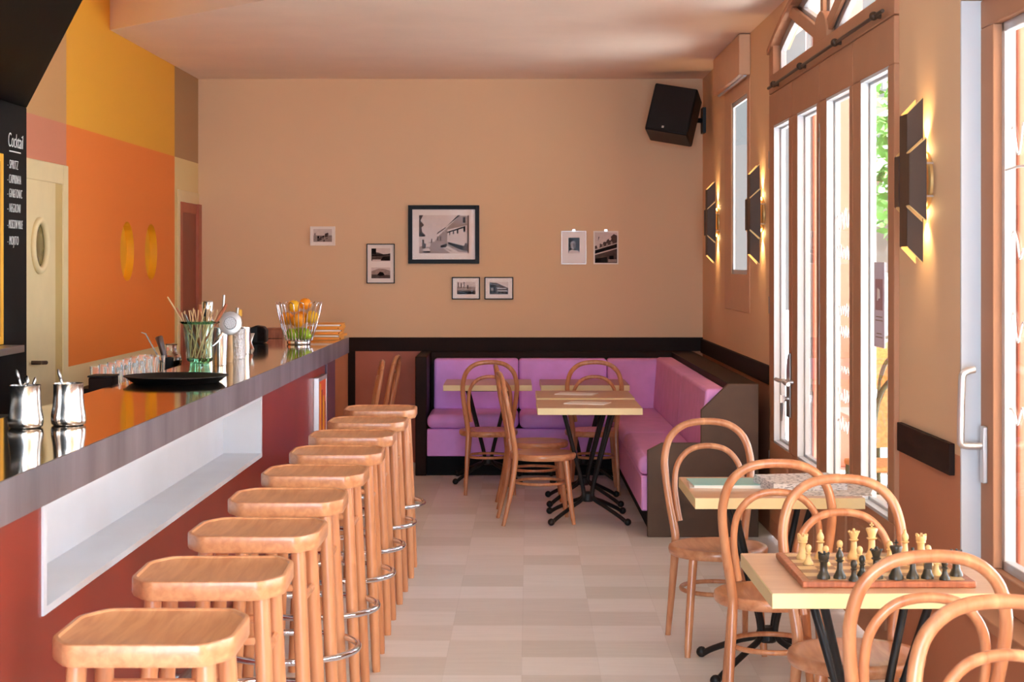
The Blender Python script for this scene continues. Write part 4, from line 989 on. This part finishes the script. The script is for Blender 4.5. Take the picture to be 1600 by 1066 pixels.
# tumblers along the service edge
gi = 0
def tumbler(x, y, label):
    b = MB(); p = Vector((x, y, GZ)); h = .082
    b.lathe([(.001, 0), (.026, 0), (.028, .003), (.0335, h), (.0315, h), (.0265, .010), (.001, .009)], 20, p)
    for k in range(10):
        a = k*2*PI/10; b.tube([p+Vector((.0275*math.cos(a), .0275*math.sin(a), .006)), p+Vector((.031*math.cos(a), .031*math.sin(a), .05))], .0016, 5)
    o = b.build('tumbler', M['glass'], loc=p, ang=50); tag(o, label, 'glass', 'clear tumblers behind the counter')
ord_ = ['first', 'second', 'third', 'fourth', 'fifth', 'sixth', 'seventh']
GZ = 1.082
for k in range(7):
    tumbler(-1.655, 7.16+.155*k, 'clear ribbed tumbler, %s in the row along the counter, counted from the steel pots' % ord_[k])
for k in range(7):
    tumbler(-1.735, 7.24+.155*k, 'clear ribbed tumbler, %s in the rear row, counted from the steel pots' % ord_[k])
gs = thing('glass_shelf', (-1.70, 7.9, .90), 'raised dark shelf behind the counter carrying the tumblers', 'shelf')
MB().box(-1.79, -1.60, 7.08, 8.75, 1.062, 1.0815).build('board', M['darkbrown'], gs, bevel=.002)
for y in (7.12, 8.71): MB().box(-1.78, -1.61, y-.02, y+.02, .9005, 1.062).build('support', M['darkbrown'], gs)
# dark box on the sunk shelf behind the counter, carrying nothing
b = MB(); y0, y1 = 6.93, 7.05
b2 = thing('bar_caddy', (-1.65, 6.99, .90), 'dark brown box standing behind the counter edge beside the tumblers', 'box')
b.box(-1.70, -1.605, y0, y1, .9005, 1.138); b.build('box', M['darkbrown'], b2, bevel=.006)
MB().box(-1.703, -1.602, y0-.003, y1+.003, 1.138, 1.145).build('lid', M['plastic'], b2, bevel=.002)
ws = thing('service_shelf', (-1.68, 6, 0), 'steel service shelf running behind the counter at lower height', 'shelf')
bprism(MB(), -1.80, -1.52, YN, 10.6, .87, .90).build('worktop', M['brushed'], ws, bevel=.002)
bprism(MB(), -1.78, -1.53, YN, 10.6, 0, .87).build('cabinet', M['darkbrown'], ws)
# carafe
p = Vector((-1.675, 8.50, GZ)); t = thing('carafe', p, 'small round glass carafe behind the tray, beside the green vase', 'carafe')
b = MB(); b.lathe([(.001, 0), (.03, 0), (.046, .012), (.052, .035), (.046, .06), (.028, .075), (.026, .085), (.027, .112), (.030, .116), (.0275, .116), (.0245, .112), (.0235, .085), (.026, .073), (.043, .058), (.049, .035), (.043, .014), (.028, .005), (.001, .005)], 28, p)
b.build('body', M['glass'], t, ang=60)
b = MB(); b.lathe([(.001, .0055), (.028, .0055), (.0425, .0145), (.0485, .035), (.0455, .05), (.001, .05)], 24, p); b.build('syrup', mat('amber_syrup', S(206, 130, 84), .15, var=0), t)
# muddler and twisted bar spoon leaning by the carafe
q0 = Vector((-1.665, 8.33, GZ)); hold = thing('tool_cup', (q0.x, q0.y, GZ), 'small dark cup holding bar tools behind the tumblers', 'cup')
b = MB(); b.lathe([(.001, 0), (.03, 0), (.034, .06), (.031, .06), (.027, .005), (.001, .004)], 20, q0); b.build('cup', M['plastic'], hold)
a = q0+Vector((.006, 0, .008)); d = Vector((-.30, .05, 1)).normalized()
b = MB(); b.tube([a, a+d*.03, a+d*.12, a+d*.155, a+d*.16], [.010, .012, .016, .019, .014], 12); tag(b.build('muddler', M['darkwood'], loc=a, ang=60), 'thick dark wooden muddler leaning in the tool cup', 'muddler')
a = q0+Vector((-.008, -.008, .008)); d = Vector((-.55, -.02, 1)).normalized()
b = MB()
u = d.orthogonal().normalized(); w = d.cross(u)
for s_ in (0, PI): b.tube([a+d*(.19*k/40)+(u*math.cos(k*.7+s_)+w*math.sin(k*.7+s_))*.0022 for k in range(41)], .0022, 6)
b.tube([a+d*.19, a+d*.19+Vector((-.02, 0, .006))], .003, 6); tag(b.build('bar_spoon', M['brushed'], loc=a, ang=60), 'twisted metal bar spoon leaning in the tool cup', 'spoon')

# green pressed glass vase full of straws
p = G(312, 587, CZ); t = thing('green_vase', p, 'fluted green glass vase holding straws and spoons', 'vase')
b = MB(); n = 48
prof = [(.001, 0), (.044, 0), (.048, .004), (.042, .02), (.039, .05), (.041, .058), (.052, .064), (.056, .075), (.062, .13), (.070, .212), (.080, .222), (.084, .225), (.080, .229), (.067, .215), (.058, .13), (.051, .078), (.044, .070), (.001, .069)]
def fluted(prof, name, m_):
    b = MB(); b.lathe(prof, n, (0, 0, 0))
    for i in range(len(b.v)):
        v_ = b.v[i]; r_ = math.hypot(v_.x, v_.y); k = i % n; zz = v_.z
        f = 1+(.045 if zz < .07 else .012 if zz < .21 else .02)*math.cos(12*2*PI*k/n)*(1 if r_ > .02 else 0)
        b.v[i] = p+Vector((v_.x*f, v_.y*f, zz))
    b.build(name, m_, t, ang=70)
fluted([(.001, 0), (.044, 0), (.048, .004), (.042, .02), (.039, .05), (.041, .058), (.052, .064), (.056, .0745), (.001, .0745)], 'foot', M['green'])
fluted([(.056, .075), (.062, .13), (.070, .212), (.071, .218), (.0685, .218), (.067, .212), (.0595, .13), (.0535, .0775), (.001, .0765), (.001, .075)], 'bowl', M['palegreen'])
fluted([(.0685, .2185), (.072, .2185), (.082, .223), (.084, .226), (.080, .230), (.0685, .2225)], 'rim', M['green'])

rr = random.Random(4)
for k in range(16):
    ring_ = k < 11; a0 = 2*PI*k/11 if ring_ else 2*PI*(k-11)/5; s0 = p+Vector((math.cos(a0), math.sin(a0), 0))*(.040 if ring_ else .022)+Vector((0, 0, .0768)); a1 = a0+(.9 if ring_ else .8)
    e = p+Vector((math.cos(a1), math.sin(a1), 0))*(.058 if ring_ else .034)+Vector((0, 0, .205)); d = (e-s0).normalized(); L = rr.uniform(.20, .225)
    o = MB().tube([s0, s0+d*L], .0028, 7).build('straw', M['straw'], loc=s0, ang=60); tag(o, 'thin bamboo straw in the bundle filling the green vase', 'straw', 'bamboo straws in the green vase')
def handle_tool(ang_, L, r_, m_, name, label, cat, r2=None):
    s0 = p+Vector((-.022*math.cos(ang_), -.022*math.sin(ang_), .072)); e = p+Vector((.058*math.cos(ang_), .058*math.sin(ang_), .205)); d = (e-s0).normalized()
    b = MB(); b.tube([s0, s0+d*L*.5, s0+d*L*.8, s0+d*L], [r_*.6, r_*.7, r2 or r_, (r2 or r_)*.8], 10); tag(b.build(name, m_, loc=s0, ang=60), label, cat, 'tools standing in the green vase')
handle_tool(R(182), .305, .004, M['straw'], 'stirrer', 'longest pale stirrer poking out of the green vase towards the wall', 'stirrer')
handle_tool(R(165), .25, .005, M['copperwood'], 'stirrer', 'reddish wooden stirrer beside the longest one in the green vase', 'stirrer')
handle_tool(R(-8), .27, .006, M['copperwood'], 'wooden_tong', 'reddish wooden handle leaning out of the green vase to the shaker side', 'tongs', .007)
handle_tool(R(20), .26, .006, M['copperwood'], 'wooden_tong', 'second reddish wooden handle in the green vase, set behind the first', 'tongs', .007)
handle_tool(R(100), .26, .008, M['copperwood'], 'wooden_tong', 'broad reddish wooden handle at the back of the green vase', 'tongs', .012)
handle_tool(R(-120), .22, .004, M['brushed'], 'knife', 'slim steel knife handle in the green vase', 'knife', .005)

# bar tins, mixing glass, strainer, jiggers
def tin(px, py, prof, m_, name, label, cat, grp='bar tins and tools behind the tray', n=28):
    p = G(px, py, CZ); b = MB(); b.lathe(prof, n, p); o = b.build(name, m_, loc=p, ang=60); return tag(o, label, cat, grp), p
def cup(h, rb, rt): return [(.001, 0), (rb, 0), (rb+.001, .004), (rt, h), (rt-.0025, h), (rb-.003, .006), (.001, .005)]
o, ps = tin(343, 571, cup(.175, .032, .042), M['steel'], 'shaker_tin', 'tall steel shaker tin just behind the green vase', 'shaker')
tin(324, 564, [(.001, 0), (.036, 0), (.043, .10), (.043, .16), (.030, .20), (.024, .215), (.027, .218), (.028, .285), (.024, .292), (.001, .293)], M['steel'], 'cocktail_shaker', 'capped steel cocktail shaker rising behind the straws', 'shaker')
tin(359, 566, [(.001, 0), (.014, 0), (.017, .02), (.015, .07), (.013, .12), (.016, .15), (.001, .152)], M['straw'], 'wooden_pestle', 'pale wooden pestle standing between shaker tin and hammered glass', 'pestle')
tin(372, 561, cup(.15, .036, .036), M['hammer'], 'hammered_cup', 'hammered steel mixing cup with a sparkling surface', 'cup')
tin(382, 553, cup(.14, .026, .032), M['steel'], 'smooth_cup', 'smooth slim steel cup beside the hammered one', 'cup')
o, pj = tin(392, 546, [(.001, .03), (.004, .032), (.018, 0), (.0195, 0), (.006, .034), (.0055, .040), (.0215, .088), (.0200, .088), (.004, .044), (.001, .043)][::-1], M['steel'], 'jigger', 'small hourglass jigger at the end of the tin cluster', 'jigger')
# long spoon and wooden muddler among the tins
def stick(px0, py0, z0, px1, py1, r0, r1, m_, name, label, cat, Y):
    a = P(px0, py0, Y); c = P(px1, py1, Y+.02); b = MB(); b.tube([a, c], [r0, r1], 10); tag(b.build(name, m_, loc=a, ang=60), label, cat, 'bar tins and tools behind the tray')
stick(343.5, 566, 0, 350, 461, .004, .006, M['brushed'], 'bar_spoon', 'tall steel spoon handle sticking up from the shaker tin', 'spoon', 8.05)
stick(394, 545, 0, 379, 512, .009, .010, M['copperwood'], 'muddler', 'reddish wooden muddler leaning on the hammered cup', 'muddler', 9.30)
stick(369, 556, 0, 371, 481, .004, .007, M['brushed'], 'peeler', 'steel handle showing above the strainer disc', 'peeler', 8.58)
b = MB(); q = P(374.5, 489, 8.62); b.obox(q, (.012, .004, .016), R(10)); b.tube([q, q-Vector((.004, 0, .18))], .004, 8); tag(b.build('bar_tag', M['yellowframe'], loc=q-Vector((0, 0, .18))), 'yellow tipped stirrer standing in the hammered cup', 'stirrer', 'bar tins and tools behind the tray')
sc = P(359.5, 505, 7.955); st = thing('strainer', sc, 'round perforated steel strainer propped on the shaker tin, facing the room', 'strainer')
Mx = Matrix.Rotation(R(-98), 3, 'X')
b = MB(); b.lathe([(.001, 0), (.026, 0), (.029, .004), (.030, .001), (.050, .002), (.053, .004), (.053, .007), (.05, .008), (.001, .006)], 40, sc, Mx); b.build('disc', M['strainersteel'], st, ang=45)
b = MB()
for k in range(28):
    r_ = .004+.0045*math.sqrt(k)*.95; a = k*2.4; b.lathe([(.0013, -.0006), (.0013, .0004)], 8, sc+Mx@Vector((r_*math.cos(a), r_*math.sin(a), -.0001)), Mx)
b.build('perforations', M['g2'], st)
b = MB(); b.tube([sc+Mx@Vector((.053*math.cos(2*PI*k/90)+.0, .053*math.sin(2*PI*k/90), .008))+Mx@Vector((.003*math.cos(k*1.4), .003*math.sin(k*1.4), .003*math.sin(k*1.4))) for k in range(90)], .0013, 5, closed=True); b.build('spring', M['brushed'], st)
b = MB(); b.tube(smooth([sc+Vector((-.035, 0, -.04)), sc+Vector((-.06, -.005, -.07)), sc+Vector((-.085, -.01, -.095)), sc+Vector((-.08, -.01, -.105)), sc+Vector((-.055, -.005, -.085)), sc+Vector((-.028, 0, -.048))], 4), .003, 6); b.build('handle', M['steel'], st, ang=60)
# black card terminal and small wooden box
p = G(401, 536, CZ); t = thing('card_terminal', p, 'black rounded payment terminal on the counter between the bar tins and fruit basket', 'terminal')
b = MB(); ol = [(-.06, 0), (.05, 0), (.062, .012), (.062, .075), (.045, .098), (.0, .104), (-.05, .085), (-.075, .03)]
b.prism([p+Vector((x, -.05, z)) for x, z in ol], (0, .11, 0)); b.build('housing', M['plastic'], t, bevel=.012, seg=3)
b = MB(); b.prism([p+Vector((x, -.053, z)) for x, z in [(.012, .01), (.055, .012), (.055, .08), (.03, .095), (.012, .096)]], (0, .002, 0)); b.build('side_panel', M['g1'], t)
p = G(431, 528.5, CZ); t = thing('wooden_box', p, 'small reddish wooden box past the payment terminal', 'box')
MB().box(p.x-.05, p.x+.05, p.y-.06, p.y+.06, CZ, CZ+.055).build('box', M['copperwood'], t, bevel=.003)
MB().box(p.x-.052, p.x+.052, p.y-.062, p.y+.062, CZ+.055, CZ+.066).build('lid', M['copperwood'], t, bevel=.002)
# orange folded menus stacked at the end of the counter
p = Vector((BX(-1.16, 10.8), 10.78, CZ))
for k in range(6):
    b = MB(); z = CZ+.0005+k*.0165; rot = R((2, -3, 1, 3, -2, 1.5)[k]); dx = (.0, .008, -.004, .006, 0, .004)[k]
    b.obox((p.x+dx, p.y, z+.0018), (.105, .15, .0014), rot); b.obox((p.x+dx, p.y, z+.0140), (.105, .15, .0014), rot)
    b.obox(Vector((p.x+dx, p.y, z+.008))+Matrix.Rotation(rot, 3, 'Z')@Vector((.104, 0, 0)), (.0014, .15, .0075), rot)
    mn_ = thing('folded_menu', (p.x, p.y, z), ['orange folded menu at the bottom of the stack at the counter end', 'orange folded menu, second from the bottom of the stack', 'orange folded menu, third from the bottom of the stack', 'orange folded menu, fourth from the bottom of the stack', 'orange folded menu, second from the top of the stack', 'orange folded menu on top of the stack at the counter end'][k], 'menu', 'orange menus at the counter end')
    b.build('cover', M['menu'], mn_, flat=True)
    MB().obox((p.x+dx-.003, p.y, z+.008), (.098, .145, .004), rot).build('pages', M['paper'] if k % 2 else M['orange'], mn_, flat=True)

# wire fruit basket and fruit
p = G(467, 538, CZ); t = thing('fruit_basket', p, 'chrome wire fruit basket piled with oranges and limes', 'basket')
b = MB(); b.lathe([(.066, 0), (.070, .004), (.070, .018), (.066, .022), (.062, .018), (.062, .004), (.066, 0)], 36, p); b.build('foot', M['chrome'], t, ang=60)
b = MB(); b.tube([p+Vector((.063*math.cos(2*PI*k/36), .063*math.sin(2*PI*k/36), .024)) for k in range(36)], .003, 8, closed=True); b.build('base_ring', M['chrome'], t, ang=60)
b = MB(); b.lathe([(.001, .018), (.062, .018), (.062, .021), (.001, .021)], 24, p); b.build('base_plate', M['chrome'], t)
for k in range(14):
    a0, a1 = 2*PI*(k-.27)/14, 2*PI*(k+.27)/14
    def wp(a, z): 
        f = z/.245; r_ = .064+.071*f**.75
        return p+Vector((r_*math.cos(a), r_*math.sin(a), z))
    am = (a0+a1)/2; pts = [wp(a0, z) for z in (.024, .08, .15, .21)]+[wp(a0+.10*(a1-a0), .236)]+[wp(am, .246)]+[wp(a1-.10*(a1-a0), .236)]+[wp(a1, z) for z in (.21, .15, .08, .024)]
    MB().tube(smooth(pts, 4), .0028, 6).build('wire_loop', M['chrome'], t, ang=60)
def fruit(dx, dy, z, r_, kind, label, sc=(1, 1, .96)):
    c = p+Vector((dx, dy, z)); b = MB()
    if kind == 'lime': b.ball(c, r_, (1.15, 1, .95), 18, Matrix.Rotation(R(40), 3, 'Y'))
    else: b.ball(c, r_, sc, 20)
    root = b.build(kind, M[kind], loc=c, ang=80); tag(root, label, kind, 'fruit in the wire basket')
    b = MB(); b.lathe([(.003, 0), (.0022, .0025), (.0005, .0025)], 6, c+Vector((.2*r_, -.3*r_, r_*.86))); b.build('stem', M['rattanframe'], root)
fruit(-.034, -.035, .060, .034, 'lime', 'green lime low in the basket on the bar tool side')
fruit(.040, -.036, .062, .036, 'lime', 'green lime low in the basket on the menu side')
fruit(.002, .040, .060, .036, 'lime', 'green lime at the bottom of the basket towards the back wall')
fruit(.000, -.050, .142, .044, 'orange', 'big orange in the middle of the basket facing the room')
fruit(-.072, .008, .150, .040, 'orange', 'orange pressed against the wires on the bar tool side')
fruit(.076, -.006, .158, .040, 'lemon', 'yellow orange fruit against the wires on the menu side')
fruit(.005, .062, .152, .042, 'orange', 'orange at mid height hidden at the back of the basket')
fruit(-.030, .004, .222, .038, 'lemon', 'yellowish orange on top of the pile, bar tool side')
fruit(.036, .014, .236, .036, 'orange', 'topmost orange of the pile, menu side')

# ------------------------------------------------------------------ outside
for k, (y, lab) in enumerate(((14.0, 'a'), (8.0, 'b'))):
    x0 = {14.0: 2.447, 8.0: 2.345}[y]
    o = MB().box(x0, x0+.395, y, y+.42, -.06, 4.6).build('pillar', M['coral'], bevel=.01); struct(o)
    pp_ = MB(); pp_.tube([(x0-.028, y+.05, -.06), (x0-.028, y+.05, 4.5)], .026)
    for z in (.5, 1.8, 3.1): pp_.tube([(x0-.028, y+.05, z), (x0-.028, y+.05, z+.05)], .032)
    q = pp_.build('drainpipe', M['greypipe']); tag(q, ['grey drainpipe on the coral pillar seen through the folding doors', 'grey drainpipe on the coral pillar outside the wide window'][k], 'drainpipe', 'drainpipes outside')
    if k == 0:
        pb = MB().box(x0+.06, x0+.19, y-.012, y, 1.55, 1.90).build('wall_plaque', M['lavender']); tag(pb, 'small pale plaque on the coral pillar outside', 'plaque')
# tree
def tree(x, y, trunk, crown, seed, label):
    t = thing('tree', (x, y, -.06), label, 'tree', 'trees across the street'); rr = random.Random(seed)
    b = MB(); b.tube([(x, y, -.06), (x+.05, y, trunk*.6), (x, y, trunk+.8)], [.22, .17, .10], 10)
    for k in range(7):
        a = rr.uniform(0, 6.28); b.tube([(x, y, trunk*.75), (x+math.cos(a)*crown*.5, y+math.sin(a)*crown*.5, trunk+rr.uniform(.6, 2.2))], [.09, .03], 7)
    b.build('trunk', M['bark'], t)
    f = MB()
    for k in range(2600):
        u = rr.gauss(0, 1), rr.gauss(0, 1), rr.gauss(0, 1); L = math.sqrt(sum(q*q for q in u)); r_ = crown*rr.uniform(.45, 1)
        c = Vector((x+u[0]/L*r_, y+u[1]/L*r_, trunk+1.5+u[2]/L*r_*.85)); s_ = rr.uniform(.10, .22)
        d1 = Vector((rr.gauss(0, 1), rr.gauss(0, 1), rr.gauss(0, .6))).normalized(); d2 = d1.orthogonal().normalized()
        f.add([c-d1*s_, c-d2*s_*.5+d1*s_*.1, c+d1*s_, c+d2*s_*.5+d1*s_*.1], [(0, 1, 2, 3)])
    f.build('foliage', M['leaf'], t, flat=True, keep=True)
tree(7.7, 29.5, 2.2, 2.4, 1, 'leafy green tree across the street, seen through the door glass')
tree(13.4, 32.5, 2.4, 2.8, 2, 'second leafy tree farther along the street'.replace('farther', 'further'))
sw = thing('stone_building', (9.6, 37.5, -.06), 'low rubble stone building beyond the terrace', 'building')
MB().box(7.3, 12.0, 36.5, 39, -.06, 3.3).build('wall', M['stone'], sw, flat=True)
MB().box(7.2, 12.1, 36.3, 39.2, 3.3, 3.5).build('roof', M['redframe'], sw, flat=True)
gw = MB().box(4.9, 9.0, 24, 24.25, -.06, 1.45).build('garden_wall', M['white']); tag(gw, 'white garden wall at the back of the terrace', 'wall')
# rattan terrace chairs and a table
def terrace_chair():
    t = thing('terrace_chair', (0, 0, -.06), 'rattan chair', 'chair', 'rattan chairs on the terrace')
    b = MB()
    b.tube(smooth([(.22, -.24, 0), (.21, -.20, .45), (.21, -.24, .78), (.15, -.27, .94), (0, -.28, 1.0), (-.15, -.27, .94), (-.21, -.24, .78), (-.21, -.20, .45), (-.22, -.24, 0)], 5), .016, 8); b.build('back_frame', M['rattanframe'], t, ang=60)
    b = MB(); ol = [(-.20, .58), (.20, .58), (.20, .78), (.145, .92), (0, .975), (-.145, .92), (-.20, .78)]; b.prism([(x, -.215-.07*(z-.45), z) for x, z in ol], (0, .012, 0)); b.build('back_panel', M['rattan'], t, flat=True)
    MB().box(-.22, .22, -.21, .22, .44, .475).build('seat', M['rattan'], t, bevel=.01)
    for s_ in (-1, 1): MB().tube([(s_*.20, .2, .45), (s_*.21, .22, 0)], .016, 8).build('leg', M['rattanframe'], t)
    return t
tc0 = terrace_chair(); tc0.location = (2.16, 9.75, -.06); tc0.rotation_euler.z = R(10); tc0['label'] = 'rattan chair standing just outside the last door pane'
dup(tc0, (2.60, 11.6, -.06), R(150), 'rattan chair with a rounded back further out on the terrace')
dup(tc0, (3.0, 13.6, -.06), R(170), 'rattan chair furthest out on the terrace, behind the others')
tt = thing('terrace_table', (2.32, 10.55, -.06), 'pale square terrace table between the rattan chairs', 'table')
MB().box(2.0, 2.64, 10.25, 10.85, .66, .69).build('tabletop', M['white'], tt, bevel=.004)
b = MB(); b.tube([(2.32, 10.55, -.04), (2.32, 10.55, .66)], .03).lathe([(.001, 0), (.22, 0), (.22, .02), (.03, .04)], 24, (2.32, 10.55, -.06)); b.build('pedestal', M['iron'], tt)

# unseen white facade added to bounce sunlight into the room
fc = thing('bounce_facade', (14.2, 14, -.06), 'unseen white bounce facade added across the courtyard', 'building')
MB().box(14.0, 14.4, -1.8, 27, -.06, 7.5).build('wall', M['white'], fc, flat=True)
for k in range(6):
    MB().box(13.96, 14.0, .8+4.2*k, 2.2+4.2*k, 1.0, 3.0).build('shutter', M['rattanframe'], fc, flat=True)
